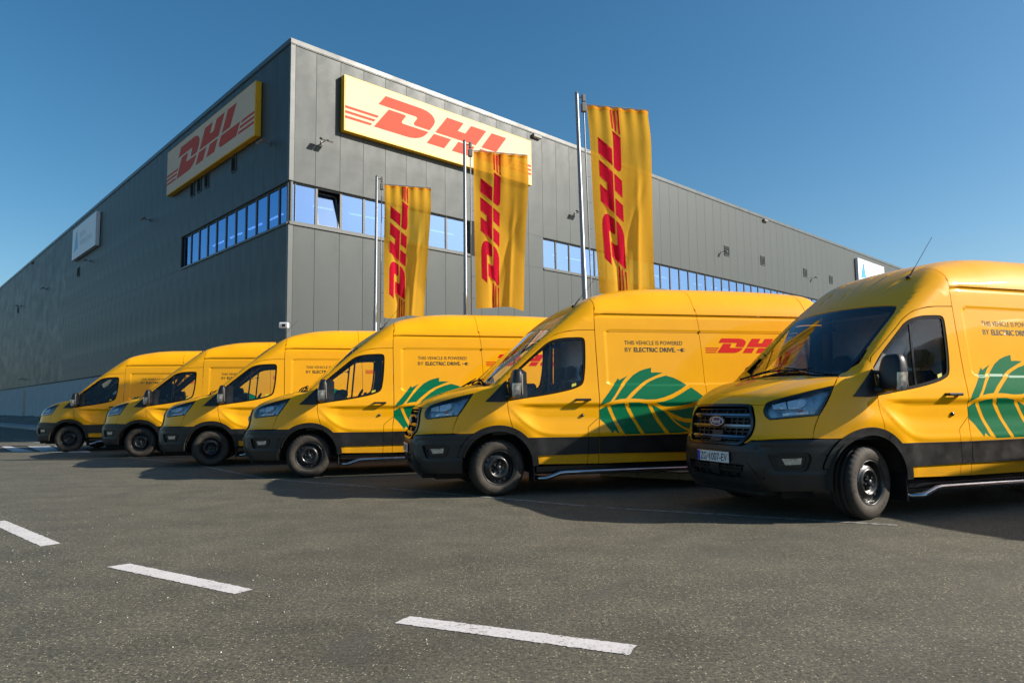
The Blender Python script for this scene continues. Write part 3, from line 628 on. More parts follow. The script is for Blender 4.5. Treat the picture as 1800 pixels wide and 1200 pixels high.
    bh = both('nose', b0); bf = np.vstack([bh, (bh*[-1, 1])[::-1][1:-1]])
    fog = outline([S(-.90, .622, -.782, .642, -.64, .643), S(-.64, .643, -.602, .632, -.589, .585), S(-.589, .585, -.623, .496, -.668, .472), S(-.668, .472, -.831, .474, -.868, .50, -.90, .622)], 'nose')
    lg = outline([F_(.455, .520, .375, .390), F_(.375, .390, 0, .378)], 'nose'); lg = np.vstack([lg, MAPS['nose'][1](np.array([pt(('f', 0, .378))]))]); lgf = np.vstack([lg, (lg*[-1, 1])[::-1][1:], ])
    bp_ = panel('front_bumper', K, 'nose', [bf], t, holes=[fog, fog*[-1, 1], lgf], gap=.003, step=(.035, .025), lip=.03, side='R')
    for s_ in (1, -1):
        fp = panel('fog_lamp', K, 'nose', [fog*[s_, 1]], bp_, gap=-.004, off=-.030, lip=0, step=(.03, .03), side='R')
        ring = shrink(fog*[s_, 1], .022, np.array([1.15, 1])); panel('fog_bezel', M['gloss_black'], 'nose', [ring], fp, holes=[shrink(ring, .012, np.array([1.15, 1]))], gap=0, off=-.018, lip=.012, step=(.03, .03), side='R')
        li = outline([S(-.815, .587, -.662, .596), S(-.662, .596, -.672, .538), S(-.672, .538, -.79, .530), S(-.79, .530, -.815, .587)], 'nose')*[s_, 1]
        panel('fog_light', M['indic'], 'nose', [li], fp, gap=0, off=-.016, lip=.02, step=(.03, .03), side='R')
    skid = outline([F_(0, .548, .46, .545), F_(.46, .545, .515, .51, .60, .375), F_(.60, .375, .565, .345, .40, .335, 0, .335)], 'nose'); skid = np.vstack([skid, MAPS['nose'][1](np.array([pt(('f', 0, .335))]))])
    panel('skid_trim', M['gloss_black'] if False else K, 'nose', [np.vstack([skid, (skid*[-1, 1])[::-1][1:-1]])], bp_, holes=[lgf], gap=.001, off=.007, lip=.008, step=(.03, .03), side='R')
    disc = lambda k_, a, b, r, n=14: [[(k_, a+r*math.cos(2*math.pi*i/n), b+r*math.sin(2*math.pi*i/n)) for i in range(n)]+[(k_, a+r, b)]]
    for s_ in (1, -1):
        for k_, a_, b_, r_ in (('s', -.455, .62, .011), ('f', .62, .405, .011)): panel('parking_sensor', M['rubber'], 'nose', [outline(disc(k_, a_, b_, r_), 'nose', False)*[s_, 1]], bp_, gap=0, off=.002, lip=.004, step=(.01, .01), side='R')
    panel('tow_eye_cover', K, 'nose', [outline(disc('f', .50, .618, .028, 20), 'nose', False)], bp_, gap=0, off=.0025, lip=.005, step=(.02, .02), side='R')
    # --- grille
    g = outline([F_(0, 1.101, .25, 1.100, .39, 1.096, .432, 1.083, .470, 1.036), F_(.470, 1.036, .502, .945, .498, .86, .470, .775), F_(.470, .775, .43, .725, .39, .706, .33, .700, 0, .700)], 'nose')
    g = np.vstack([g, MAPS['nose'][1](np.array([pt(('f', 0, .700))]))]); gf = np.vstack([g, (g*[-1, 1])[::-1][1:-1]]); sc = np.array([1.15, 1])
    go = panel('grille', M['gloss_black'], 'nose', [gf], t, holes=[shrink(gf, .026, sc)], gap=.001, off=.016, lip=.05, step=(.03, .03), side='R')
    panel('grille_backing', M['black'], 'nose', [shrink(gf, .004, sc)], go, gap=0, off=-.065, lip=0, step=(.08, .08), side='R')
    def bar(name, y0, y1, z0, z1, off, m, par, lip=.02):
        pl = outline([F_(y0, z0, (y0+y1)/2, z0, y1, z0), F_(y1, z0, y1, z1), F_(y1, z1, (y0+y1)/2, z1, y0, z1), F_(y0, z1, y0, z0)], 'nose', False)
        return panel(name, m, 'nose', [pl], par, gap=0, off=off, lip=lip, step=(.05, .03), side='R')
    for (z, a) in ((.998, .462), (.893, .478), (.785, .455)):
        bar('grille_bar', -a, a, z-.010, z+.010, .004, M['bar'], go)
        bar('grille_bar', -a-.012, a+.012, z-.026, z-.014, -.008, M['gloss_black'], go)
    bar('grille_bar', -.39, .39, 1.052, 1.060, -.008, M['gloss_black'], go)
    for yv in (-.36, -.27, -.18, -.09, .09, .18, .27, .36): bar('grille_slat', yv-.007, yv+.007, .742, 1.065, -.030, M['cladding'], go, .03)
    for z in (.94, .84, .745): bar('grille_slat', -.42, .42, z-.006, z+.004, -.034, M['cladding'], go, .02)
    bar('radar_cover', -.085, .085, .735, .842, -.006, M['cladding'], go, .03)
    ex = pt(('f', 0, .93))[0]
    em = MB(); n = 36
    oval = lambda a, b, x: [(x, a*math.cos(2*math.pi*k/n), .932+b*math.sin(2*math.pi*k/n)) for k in range(n)]
    for (a, b, x0_, x1_, mi) in ((.135, .062, ex+.02, ex-.012, 2), (.112, .046, ex-.012, ex-.024, 0), (.103, .039, ex-.024, ex-.0262, 1)):
        em.add(oval(a, b, x0_)+oval(a*.985, b*.97, x1_), [(k, (k+1) % n, n+(k+1) % n, n+k) for k in range(n)]+[tuple(range(n, 2*n))], mi)
    v, tr = text_tris('Ford', .010, .92, .35); v = v-[(v[:, 0].min()+v[:, 0].max())/2, .5]; s_ = .155/np.ptp(v[:, 0])
    em.add([(ex-.0275, -a*s_*1.0*-1*-1, .932+b*.043) for a, b in v], [tuple(int(i) for i in q) for q in tr], 0)
    eo = em.build('badge', [M['badgewhite'], M['navy'], M['gloss_black']], go)
    # --- lower intake and plate
    lo = panel('lower_intake', M['black'], 'nose', [lgf], bp_, gap=-.004, off=-.05, lip=0, step=(.06, .06), side='R')
    for z in (.485, .440): bar('intake_bar', -.40, .40, z-.006, z+.006, -.012, M['cladding'], lo)
    bar('intake_bar', -.40, .40, .452, .468, -.004, M['cladding'], lo)
    for yv in (-.3, -.15, .15, .3): bar('intake_bar', yv-.006, yv+.006, .385, .515, -.02, M['cladding'], lo)
    bar('intake_cover', -.07, .07, .405, .52, .002, M['cladding'], lo)
    px = pt(('f', 0, .58))[0]-.016
    pl_ = MB(); pl_.bbox(px, px+.012, -.268, .268, .512, .634, .004, 1); pl_.bbox(px-.003, px+.004, -.26, .26, .522, .630, .003, 0)
    plate = pl_.build('number_plate', [M['white'], M['gloss_black']], t)
    pm = MB(); xx = px-.0045
    # seen from in front, left of the plate is the van's right (+y in object space is right side)
    def ptext(body, yc, zc, w, h, mi, bold=.0):
        v, tr = text_tris(body, bold); v = v-[v[:, 0].min(), 0]; s_ = w/np.ptp(v[:, 0])
        pm.add([(xx, yc-a*s_, zc+b*h) for a, b in v], [tuple(int(i) for i in q) for q in tr], mi)
    ptext('ZG', .200, .540, .098, .074, 0, .004); ptext('1007-EV', .048, .540, .285, .074, 0, .004)
    pm.add([(xx, .257, .525), (xx, .212, .525), (xx, .212, .627), (xx, .257, .627)], [(0, 1, 2, 3)], 1)
    ptext('HR', .250, .535, .030, .022, 2)
    for i in range(4):
        for j in range(4):
            y_, z_ = .088-i*.0085, .598-j*.0095; pm.add([(xx, y_, z_), (xx, y_-.0085, z_), (xx, y_-.0085, z_-.0095), (xx, y_, z_-.0095)], [(0, 1, 2, 3)], 3 if (i+j) % 2 == 0 else 2)
    for k in range(10):
        a = 2*math.pi*k/10; y_, z_ = .2345+.014*math.cos(a), .598+.014*math.sin(a); pm.add([(xx-.0005, y_+.003, z_), (xx-.0005, y_, z_-.003), (xx-.0005, y_-.003, z_), (xx-.0005, y_, z_+.003)], [(0, 1, 2, 3)], 4)
    pm.build('plate_lettering', [M['inktext'], M['blue'], M['white'], M['red'], M['amber']], plate)
    # --- antenna
    a0 = pt(('t', 1.175, .55)); an = MB(); A = Vector((a0[0], -a0[1], a0[2]))
    an.lathe([(.0, .03), (.02, .025), (.032, .0)], 12, 0, Matrix.Translation(A)@Matrix.Rotation(R(90), 4, 'X')); d = Vector((.63, 0, .78))
    an.tube([A, A+d*.14, A+d*.16, A+d*.62], [.011, .008, .0035, .0025], 6); an.build('antenna', M['black'], t)
    # --- interior
    C_ = MB(); prof = [(-.05, .75), (-.05, 1.30), (.05, 1.335), (.32, 1.345), (.46, 1.33), (.58, 1.25), (.60, 1.10), (.52, .75)]; n = len(prof)
    C_.add([(x, y, z) for y in (-.90, .90) for x, z in prof], [(i, (i+1) % n, n+(i+1) % n, n+i) for i in range(n)]+[tuple(range(n)), tuple(range(n, 2*n))[::-1]])
    C_.bbox(.42, .62, -.62, -.28, 1.28, 1.40, .03); C_.bbox(.50, .60, -.12, .16, 1.2, 1.42, .02)
    C_.build('dashboard', M['dash'], t)
    st = MB(); T = Matrix.Translation((.78, -.45, 1.235))@Matrix.Rotation(R(-62), 4, 'Y'); n = 32
    ring_ = [T@Vector((.19*math.cos(2*math.pi*k/n), .19*math.sin(2*math.pi*k/n), 0)) for k in range(n+1)]; st.tube(ring_, .016, 8)
    for a in (0, 180, 270): st.tube([T@Vector((0, 0, -.02)), T@Vector((.18*math.cos(R(a+90)), .18*math.sin(R(a+90)), 0))], .018, 6)
    st.tube([T@Vector((0, 0, .0)), T@Vector((0, 0, -.25))], .03, 8); st.build('steering_wheel', M['dash'], t)
    for (yc, w) in ((-.45, .24), (.20, .22), (.62, .20)):
        s_ = MB(); s_.bbox(.72, 1.22, yc-w, yc+w, .68, .90, .05)
        T = rot('Y', R(-13 if False else 13), (1.16, 0, .85)); s_.bbox(1.12, 1.25, yc-w*.95, yc+w*.95, .84, 1.46, .05, 0, T)
        se = s_.build('seat', M['seat'], t)
        h_ = MB(); h_.bbox(1.14, 1.24, yc-.13, yc+.13, 1.50, 1.70, .04, 0, T); h_.tube([T@Vector((1.19, yc-.05, 1.42)), T@Vector((1.19, yc-.05, 1.54))], .006, 5); h_.tube([T@Vector((1.19, yc+.05, 1.42)), T@Vector((1.19, yc+.05, 1.54))], .006, 5)
        h_.build('headrest', M['seat'], se)
    w_ = MB(); w_.add([(1.43, -.90, .45), (1.43, .90, .45), (1.43, .80, 2.2), (1.43, .62, 2.42), (1.43, -.62, 2.42), (1.43, -.80, 2.2)], [(0, 1, 2, 3, 4, 5)])
    w_.add([(1.43, -.80, 2.10), (1.43, .80, 2.10), (.90, .64, 2.06), (.90, -.64, 2.06)], [(0, 1, 2, 3)])
    w_.build('bulkhead', M['liner'], t)
    for ys in (-1, 1):
        ap = MB(); ap.tube([(.10, ys*.76, 1.38), (.42, ys*.71, 1.66), (.80, ys*.64, 1.96), (1.38, ys*.74, 2.02)], [.03, .03, .04, .04], 6); ap.build('pillar_trim', M['trim'], t)
    ib = MB(); ib.box(1.45, 4.88, -.86, .86, .44, 2.28); ib.box(.50, 1.45, -.86, .86, .44, .62); ib.box(-.90, -.06, -.46, .46, .30, 1.02); ib.box(-.7, -.06, -.47, .47, 1.02, 1.12); ib.box(.5, 3.2, -.82, .82, .24, .45); ib.box(4.3, 4.9, -.8, .8, .3, .45)  # tall cargo box is added unseen to block light at the panel gaps
    ib.build('underbody_and_light_block', M['black'], t)
    for xw in (0, 3.75): MB().tube([(xw, -.75, .33), (xw, .75, .33)], .055, 8).build('axle', M['black'], t)
    MB().box(-.72, -.35, -.62, .62, .20, .27).build('undertray', M['black'], t)
    va = MB(); va.bbox(-.90, -.60, -.56, .56, .215, .285, .02); va.build('valance', M['black'], t)
    MB().bbox(4.93, 5.06, -.9, .9, .38, .56, .02).build('rear_bumper', K, t)
    return t
LEAF = [
 [(1.347, 1.09), (1.392, 1.166), (1.477, 1.264), (1.563, 1.369), (1.631, 1.454), (1.648, 1.426), (1.697, 1.452), (1.77, 1.485), (1.721, 1.44), (1.646, 1.346), (1.559, 1.225), (1.488, 1.143), (1.415, 1.122)],
 [(1.548, 1.162), (1.595, 1.224), (1.657, 1.302), (1.743, 1.396), (1.843, 1.49), (1.941, 1.546), (2.028, 1.574), (2.114, 1.591), (2.109, 1.526), (2.185, 1.529), (2.278, 1.523), (2.159, 1.478), (2.023, 1.422), (1.899, 1.344), (1.787, 1.256), (1.713, 1.184), (1.629, 1.178)],
 [(1.779, 1.184), (1.872, 1.266), (1.984, 1.355), (2.083, 1.411), (2.195, 1.455), (2.32, 1.486), (2.431, 1.455), (2.529, 1.409), (2.602, 1.359), (2.512, 1.301), (2.385, 1.24), (2.26, 1.196), (2.136, 1.169), (2.014, 1.167), (1.893, 1.179)],
 [(2.133, 1.127), (2.258, 1.145), (2.383, 1.183), (2.51, 1.244), (2.6, 1.294), (2.664, 1.325), (2.75, 1.265), (2.834, 1.203), (2.732, 1.139), (2.605, 1.101), (2.467, 1.078), (2.355, 1.071), (2.281, 1.072), (2.22, 1.089)],
 [(1.347, 1.046), (1.39, 1.067), (1.449, 1.094), (1.482, 1.005), (1.527, .906), (1.572, .817), (1.611, .735), (1.57, .751), (1.538, .779), (1.508, .738), (1.465, .797), (1.408, .869), (1.347, .925)],
 [(1.494, 1.099), (1.592, 1.119), (1.688, 1.129), (1.732, 1.024), (1.789, .923), (1.846, .822), (1.901, .724), (1.795, .724), (1.682, .724), (1.631, .805), (1.574, .905), (1.53, 1.005)],
 [(1.742, 1.134), (1.88, 1.135), (2.013, 1.114), (2.07, 1.007), (2.127, .9), (2.186, .816), (2.244, .725), (2.085, .724), (1.954, .724), (1.894, .821), (1.837, .922), (1.786, 1.023)],
 [(2.073, 1.099), (2.158, 1.068), (2.266, 1.004), (2.337, .925), (2.433, .833), (2.505, .787), (2.591, .742), (2.454, .728), (2.308, .726), (2.247, .803), (2.188, .894), (2.125, .995)],
 [(2.303, 1.021), (2.415, 1.025), (2.565, 1.045), (2.723, 1.071), (2.846, 1.105), (2.816, 1.03), (2.75, .952), (2.673, .905), (2.535, .916), (2.413, .963)],
 [(2.362, .935), (2.447, .889), (2.546, .862), (2.639, .856), (2.619, .807), (2.598, .768), (2.506, .809), (2.434, .861)]]
M['stick'] = varied('sticker_yellow', (.62, .60, .05), .5, .3, 60)
M['indic'] = varied('clear_lamp_plastic', (.60, .59, .56), .12, .35, 16, metal=.6)
M['mirror'] = mat('mirror_glass', (.8, .8, .8), .02, 1)
M['well'] = varied('wheel_well_lining', (.02, .018, .012), .8, .3, 6)
M['tail'] = mat('tail_lamp_red', (.35, .01, .01), .2)
M['badgewhite'] = mat('badge_silver', (.72, .74, .76), .3, .2)
m = M['refl'] = mat('lamp_reflector', (.95, .97, 1.0), .14, .3); bump(m, noise(m, 24, 1, .5, coord(m)), .6, .02)
M['navy'] = mat('badge_blue', (.01, .03, .14), .2)
def wheel_meshes():
    # tyre, axle along Y, outer face towards -Y
    hw = .112
    prof = [(.205, -hw+.022), (.215, -hw+.006), (.232, -hw-.002), (.262, -hw-.010), (.292, -hw-.009), (.318, -hw+.002), (.334, -hw+.016), (.3435, -.086), (.3465, -.072), (.3465, -.056), (.340, -.053), (.340, -.045), (.3475, -.042), (.3478, -.012), (.340, -.009), (.340, .009)]
    prof = prof+[(r, -y) for r, y in prof[::-1][1:]]
    def rf(k, j, r):
        if r > .3425 and k % 4 in (0,) and (6 <= j <= 9 or len(prof)-10 <= j <= len(prof)-7): return r-.006
        if j in (6, 7) and k % 4 == 0: return r-.005
        return r
    mb = MB(); mb.lathe(prof, 144, 0, None, rf, True)
    # raised sidewall marks
    for k in range(3):
        for q in range(5):
            a = R(120*k+q*9+20); T = Matrix.Rotation(-a, 4, 'Y')
            mb.add([T@Vector((r, -hw-.0112, y)) for r, y in ((.255, -.010), (.285, -.006+.004*(q % 2)), (.285, .006), (.255, .010))], [(0, 1, 2, 3)])
    o = mb.build('tyre', M['tyre'], flip=True); vandat['tyre'] = o.data; bpy.data.objects.remove(o)
    mb = MB(); y0 = -hw+.012
    mb.lathe([(.207, y0+.02), (.214, y0-.006), (.208, y0-.010), (.200, y0-.004), (.194, y0+.014), (.190, y0+.045), (.182, y0+.050), (.176, y0+.038), (.150, y0+.026), (.134, y0+.016), (.126, y0+.006), (.116, y0+.002), (.104, y0+.006), (.090, y0+.024), (.070, y0+.034), (.0, y0+.034)], 64, 0)
    mb.lathe([(.20, y0+.04), (.20, .11)], 32, 0)
    for k in range(16):
        a = 2*math.pi*k/16; T = Matrix.Rotation(a, 4, 'Y'); n = 10
        mb.add([T@Vector((.163+.0115*math.cos(2*math.pi*i/n), y0+.0285, .014*math.sin(2*math.pi*i/n))) for i in range(n)], [tuple(range(n))], 1)
    o = mb.build('rim', [M['rim'], M['black']], flip=True); vandat['rim'] = o.data; bpy.data.objects.remove(o)
    mb = MB(); mb.lathe([(.0, y0-.012), (.026, y0-.010), (.032, y0-.002), (.034, y0+.034)], 24, 0)
    for k in range(5):
        a = 2*math.pi*k/5+.3; T = Matrix.Rotation(a, 4, 'Y')
        mb.lathe([(.0, y0+.002), (.011, y0+.004), (.013, y0+.034)], 6, 0, T@Matrix.Translation((.058, 0, 0)), smooth=False); mb.bbox(.028, .060, y0+.022, y0+.034, -.012, .012, .003, 0, T)
    o = mb.build('wheel_hub', M['hub'], flip=True); vandat['hub'] = o.data; bpy.data.objects.remove(o)
# ================================================================== THE GROUND
def bear(b): return Vector((math.sin(R(b)), math.cos(R(b)), 0))
K = 1.087
BC = Vector((-7.15*K, 21.918*K, 0)); TR, TL = 46.04, -43.32
RD, LD = bear(TR), bear(TL); RN = Vector((RD.y, -RD.x, 0)); LN = Vector((-LD.y, LD.x, 0))     # outward normals
if RN.y > 0: RN = -RN
if LN.x > 0: LN = -LN
hz = lambda z: CH+(z-CH)*K
m = M['asphalt'] = mat('asphalt', (.07, .068, .06), .85); c = coord(m)
big = noise(m, .22, 5, .6, c); mid = noise(m, 2.2, 5, .6, c); fine = noise(m, 190, 2, .6, c); grit = noise(m, 52, 6, .82, c)
base = ramp(m, big, [(.3, (.074, .067, .047)), (.5, (.092, .083, .059)), (.72, (.120, .109, .079))])
base = mix(m, .5, base, ramp(m, mid, [(.35, (.060, .055, .040)), (.65, (.122, .111, .080))]))
base = mix(m, .95, base, ramp(m, grit, [(.36, (.25, .25, .25)), (.5, (.95, .95, .95)), (.63, (1.9, 1.86, 1.65))]), 'MULTIPLY')
vo = N(m, 'ShaderNodeTexVoronoi'); vo.inputs['Scale'].default_value = 70; L(m, c, vo.inputs['Vector'])
sp = ramp(m, vo.outputs['Distance'], [(.22, (1,)*3), (.34, (0,)*3)]); wn = N(m, 'ShaderNodeSeparateColor'); L(m, vo.outputs['Color'], wn.inputs[0])
pick = ramp(m, wn.outputs[0], [(.74, (0,)*3), (.80, (1,)*3)]); pk = math_(m, 'MULTIPLY', sp, pick)
base = mix(m, math_(m, 'MULTIPLY', pk, .8), base, (.50, .45, .32))
dk = ramp(m, wn.outputs[1], [(.72, (0,)*3), (.8, (1,)*3)]); base = mix(m, math_(m, 'MULTIPLY', math_(m, 'MULTIPLY', dk, sp), .7), base, (.012, .012, .011))
g2 = noise(m, 24, 3, .7, c); base = mix(m, .4, base, ramp(m, g2, [(.38, (.6, .6, .58)), (.5, (1, 1, 1)), (.62, (1.4, 1.38, 1.28))]), 'MULTIPLY')
tr_ = noise(m, 1.0, 4, .6, scaled(m, c, (.35, 1.6, 1)), .4); base = mix(m, .55, base, ramp(m, tr_, [(.35, (.80, .80, .80)), (.62, (1.12, 1.12, 1.1))]), 'MULTIPLY')
def ring(cx, cy, r, w):
    mp = N(m, 'ShaderNodeVectorMath', operation='DISTANCE'); L(m, c, mp.inputs[0]); mp.inputs[1].default_value = (cx, cy, 0)
    d = math_(m, 'ABSOLUTE', math_(m, 'SUBTRACT', mp.outputs['Value'], r)); return ramp(m, d, [(w*.6, (1,)*3), (w, (0,)*3)])
for cx, cy, r, w, col_ in ((9, -3, 9.6, .10, (.070, .067, .055)), (9, -3, 11.2, .10, (.072, .069, .056)), (-6, -2, 7.9, .09, (.076, .073, .058))):
    base = mix(m, math_(m, 'MULTIPLY', ring(cx, cy, r, w), ramp(m, noise(m, 1.3, 6, .7, c), [(.40, (0,)*3), (.65, (.45,)*3)])), base, col_)
st = ramp(m, noise(m, .9, 3, .5, scaled(m, c, (1, 1, 1)), 1.2), [(.66, (0,)*3), (.74, (.45,)*3)]); base = mix(m, st, base, (.055, .052, .043))
L(m, base, P(m).inputs['Base Color'])
L(m, ramp(m, grit, [(.3, (.62,)*3), (.7, (.95,)*3)]), P(m).inputs['Roughness'])
h_ = math_(m, 'ADD', math_(m, 'MULTIPLY', grit, 1.), math_(m, 'MULTIPLY', fine, .5)); bump(m, h_, .3, .003)
def sheet(name, pts, m, z=0., kind='structure', parent=None):
    me = bpy.data.meshes.new(name); me.from_pydata([(p[0], p[1], z if len(p) < 3 else p[2]) for p in pts], [], [tuple(range(len(pts)))]); me.materials.append(m); me.update()
    o = link(bpy.data.objects.new(name, me), parent)
    if kind: o['kind'] = kind
    return o
sheet('ground', [(-700, -400), (700, -400), (700, 900), (-700, 900)], M['asphalt'])
m = M['paint'] = mat('road_paint', (.66, .62, .60), .7); c = coord(m)
w1 = noise(m, 42, 6, .8, c); w2 = noise(m, 3, 4, .6, c); wf = math_(m, 'ADD', math_(m, 'MULTIPLY', w1, .75), math_(m, 'MULTIPLY', w2, .3))
L(m, ramp(m, wf, [(.43, (.12, .115, .09)), (.475, (.55, .52, .50)), (.7, (.70, .66, .645))]), P(m).inputs['Base Color']); bump(m, w1, .3, .003)
m = M['thinpaint'] = mat('faded_road_paint', (.4, .4, .38), .75); c = coord(m)
L(m, ramp(m, noise(m, 14, 7, .75, c), [(.40, (.09, .086, .07)), (.56, (.30, .29, .27)), (.75, (.50, .49, .46))]), P(m).inputs['Base Color'])
def line(name, a, b, w, m, nseg=1, wob=0):
    a, b = Vector(a), Vector(b); d = (b-a).normalized(); n = Vector((-d.y, d.x)); 
    return sheet(name, [a+n*w/2, a-n*w/2, b-n*w/2, b+n*w/2], m, .004)
def ragged(q, m, amp=.0035, n=60):
    rn = random.Random(len(bpy.data.objects)); pts = []
    for i in range(4):
        a, b = Vector(q[i]), Vector(q[(i+1) % 4]); k = max(3, int((b-a).length/.012)); d = (b-a).normalized(); nn = Vector((-d.y, d.x)); w = 0
        for j in range(k): w = w*.35+rn.gauss(0, amp)*.8; pts.append(a.lerp(b, j/k)+nn*w)
    return sheet('road_marking', pts, m, .003)
for q in ([(-2.95, 5.145), (-2.835, 5.245), (-1.641, 4.475), (-1.719, 4.371)], [(-.634, 3.764), (-.573, 3.879), (.563, 3.385), (.513, 3.261)], [(-5.35, 7.20), (-5.27, 7.32), (-3.867, 6.048), (-3.96, 5.93)]): ragged(q, M['paint'])
bay = [(-14.8, 23.6), (-12.7, 20.3), (-9.1, 16.47), (-6.3, 13.955), (-3.877, 11.08), (-1.837, 9.76), (.9, 7.72), (3.564, 6.35)]
for a, b in zip(bay[2:-1], bay[3:]):
    a, b = Vector(a), Vector(b); line('road_marking', a.lerp(b, .04), b.lerp(a, .04), .075, M['thinpaint'])
for q in ([(-16.31, 22.267), (-16.03, 22.21), (-12.88, 18.917), (-13.585, 19.045)], [(-15.32, 22.06), (-14.50, 21.89), (-11.9, 18.55), (-12.6, 18.75)], [(-17.4, 22.5), (-17.1, 22.45), (-14.3, 19.25), (-15.0, 19.35)],
          [(-14.35, 21.86), (-13.55, 21.7), (-11.0, 18.3), (-11.65, 18.4)]): sheet('crossing_marking', q, M['paint'], .004)
line('road_marking', (-19.15, 26.9), (-15.3, 23.1), .14, M['thinpaint']); line('road_marking', (-16.5, 22.95), (-15.2, 22.98), .14, M['thinpaint']); line('road_marking', (-24.5, 29.6), (-21.4, 29.3), .12, M['thinpaint'])
# kerb, pavement strip and gravel bank along the shaded wall
M['concrete'] = varied('pale_concrete', (.34, .34, .33), .85, .2, 1.2); m = M['concrete']; bump(m, noise(m, 40, 4, .6, coord(m)), .2, .004)
M['gravelmat'] = mat('gravel_bank', (.14, .135, .12), .95); m = M['gravelmat']; c = coord(m)
L(m, mix(m, .7, ramp(m, noise(m, 9, 6, .8, c), [(.3, (.06, .058, .05)), (.7, (.25, .24, .22))]), ramp(m, noise(m, .8, 4, .6, c), [(.3, (.5, .5, .5)), (.7, (1.2, 1.2, 1.2))]), 'MULTIPLY'), P(m).inputs['Base Color']); bump(m, noise(m, 12, 5, .7, c), .8, .05)
def wp_(s, o, z, D=LD, Nn_=LN): return BC+D*s+Nn_*o+Vector((0, 0, z))
s0, s1 = 3.0, 130.
pv = empty('pavement'); pv['kind'] = 'structure'; sheet('paving', [wp_(s0, 3.28, .13), wp_(s0, 2.2, .14), wp_(s1, 2.2, .14), wp_(s1, 3.28, .13)], M['concrete'], 0, None, pv)
kb = MB(); s = s0; kbm = None
while s < 75:
    e = s+1.0-.012; o_ = .003*math.sin(s*3.1)
    vs_ = [wp_(a, 3.29+b, z) for a in (s, e) for b, z in ((0, -.05), (.15+o_, -.05), (.15+o_, .115), (.13+o_, .135), (0, .135))]
    me = bpy.data.meshes.new('kerb_stone'); me.from_pydata([tuple(v) for v in vs_], [], [(0, 1, 6, 5), (1, 2, 7, 6), (2, 3, 8, 7), (3, 4, 9, 8), (4, 0, 5, 9), (0, 4, 3, 2, 1), (5, 6, 7, 8, 9)]); me.materials.append(M['concrete'])
    link(bpy.data.objects.new('kerb_stone', me), pv); s += 1.0
gb = MB(); n1 = 90; rnd = random.Random(2); rows = [(2.19, .135), (1.7, .22), (1.1, .40), (.5, .55), (-.3, .62)]
vs_ = [wp_(s0+(s1-s0)*i/n1, o_, z+rnd.uniform(-.03, .05)*(0 < j)) for i in range(n1+1) for j, (o_, z) in enumerate(rows)]
gb.add(vs_, [(i*5+j, i*5+j+1, (i+1)*5+j+1, (i+1)*5+j) for i in range(n1) for j in range(4)], 0, True); tag(gb.build('gravel_bank', M['gravelmat']), kind='structure')
# island kerb, drain grating and verge under and behind the vans
isl = empty('island_kerb'); isl['kind'] = 'structure'
def kstone(a, b, w=.12, h=.12, parent=isl):
    a, b = Vector((*a, 0)), Vector((*b, 0)); d = (b-a).normalized(); n = Vector((-d.y, d.x, 0)); q = MB()
    L_ = (b-a).length; T = Matrix.Translation(a)@Matrix(((d.x, n.x, 0, 0), (d.y, n.y, 0, 0), (0, 0, 1, 0), (0, 0, 0, 1))); q.bbox(0, L_-.01, 0, w, -.05, h, .012, 0, T); q.build('kerb_stone', M['kerbmat'], parent)
M['kerbmat'] = varied('sandy_kerb', (.40, .34, .25), .85, .15, 4)
for i in range(3):
    a = Vector((1.35, 11.0)).lerp(Vector((2.95, 9.98)), i/3); b = Vector((1.35, 11.0)).lerp(Vector((2.95, 9.98)), (i+1)/3); kstone(a, b, h=.10)
M['paleground'] = varied('sandy_asphalt', (.24, .215, .165), .9, .25, 3)
sheet('paving', [(1.42, 11.15), (3.0, 10.15), (14, 16), (6, 24)], M['paleground'], .004)
vg = tag(sheet('verge', [(6.0, 9.25), (12, 8.1), (14, 10), (7, 11.5)], M['gravelmat'], .006), kind='structure')
m = M['grass'] = mat('grass_blades', (.10, .12, .03), .8)
gm_ = MB(); rnd = random.Random(7)
for i in range(2600):
    x, y = rnd.uniform(6.2, 9.2), 0; y = 9.28-(x-6)*.19+rnd.uniform(.02, 1.3); hgt = rnd.uniform(.03, .09); a = rnd.uniform(0, 6.28); w_ = .005; dx, dy = math.cos(a)*w_, math.sin(a)*w_; lx, ly = rnd.uniform(-.03, .03), rnd.uniform(-.03, .03)
    gm_.add([(x-dx, y-dy, 0), (x+dx, y+dy, 0), (x+lx, y+ly, hgt)], [(0, 1, 2)])
tag(gm_.build('grass', m), kind='stuff')
gt = empty('drain_grating', None, (6.75, 8.62, .008), R(-20)); tag(gt, 'rusty slotted drain grating in the ground beside the grass verge', 'drain grating')
M['rust'] = varied('rusty_iron', (.16, .085, .045), .8, .3, 20)
q = MB(); q.box(-.55, .55, -.16, -.13, 0, .02); q.box(-.55, .55, .13, .16, 0, .02); q.build('frame', M['rust'], gt)
slat = None
for i in range(15):
    if slat is None: slat = MB().box(-.014, .014, -.13, .13, 0, .017).build('slat', M['rust'], gt, (-.52+i*.0743, 0, 0))
    else: link(bpy.data.objects.new('slat', slat.data), gt, (-.52+i*.0743, 0, 0))
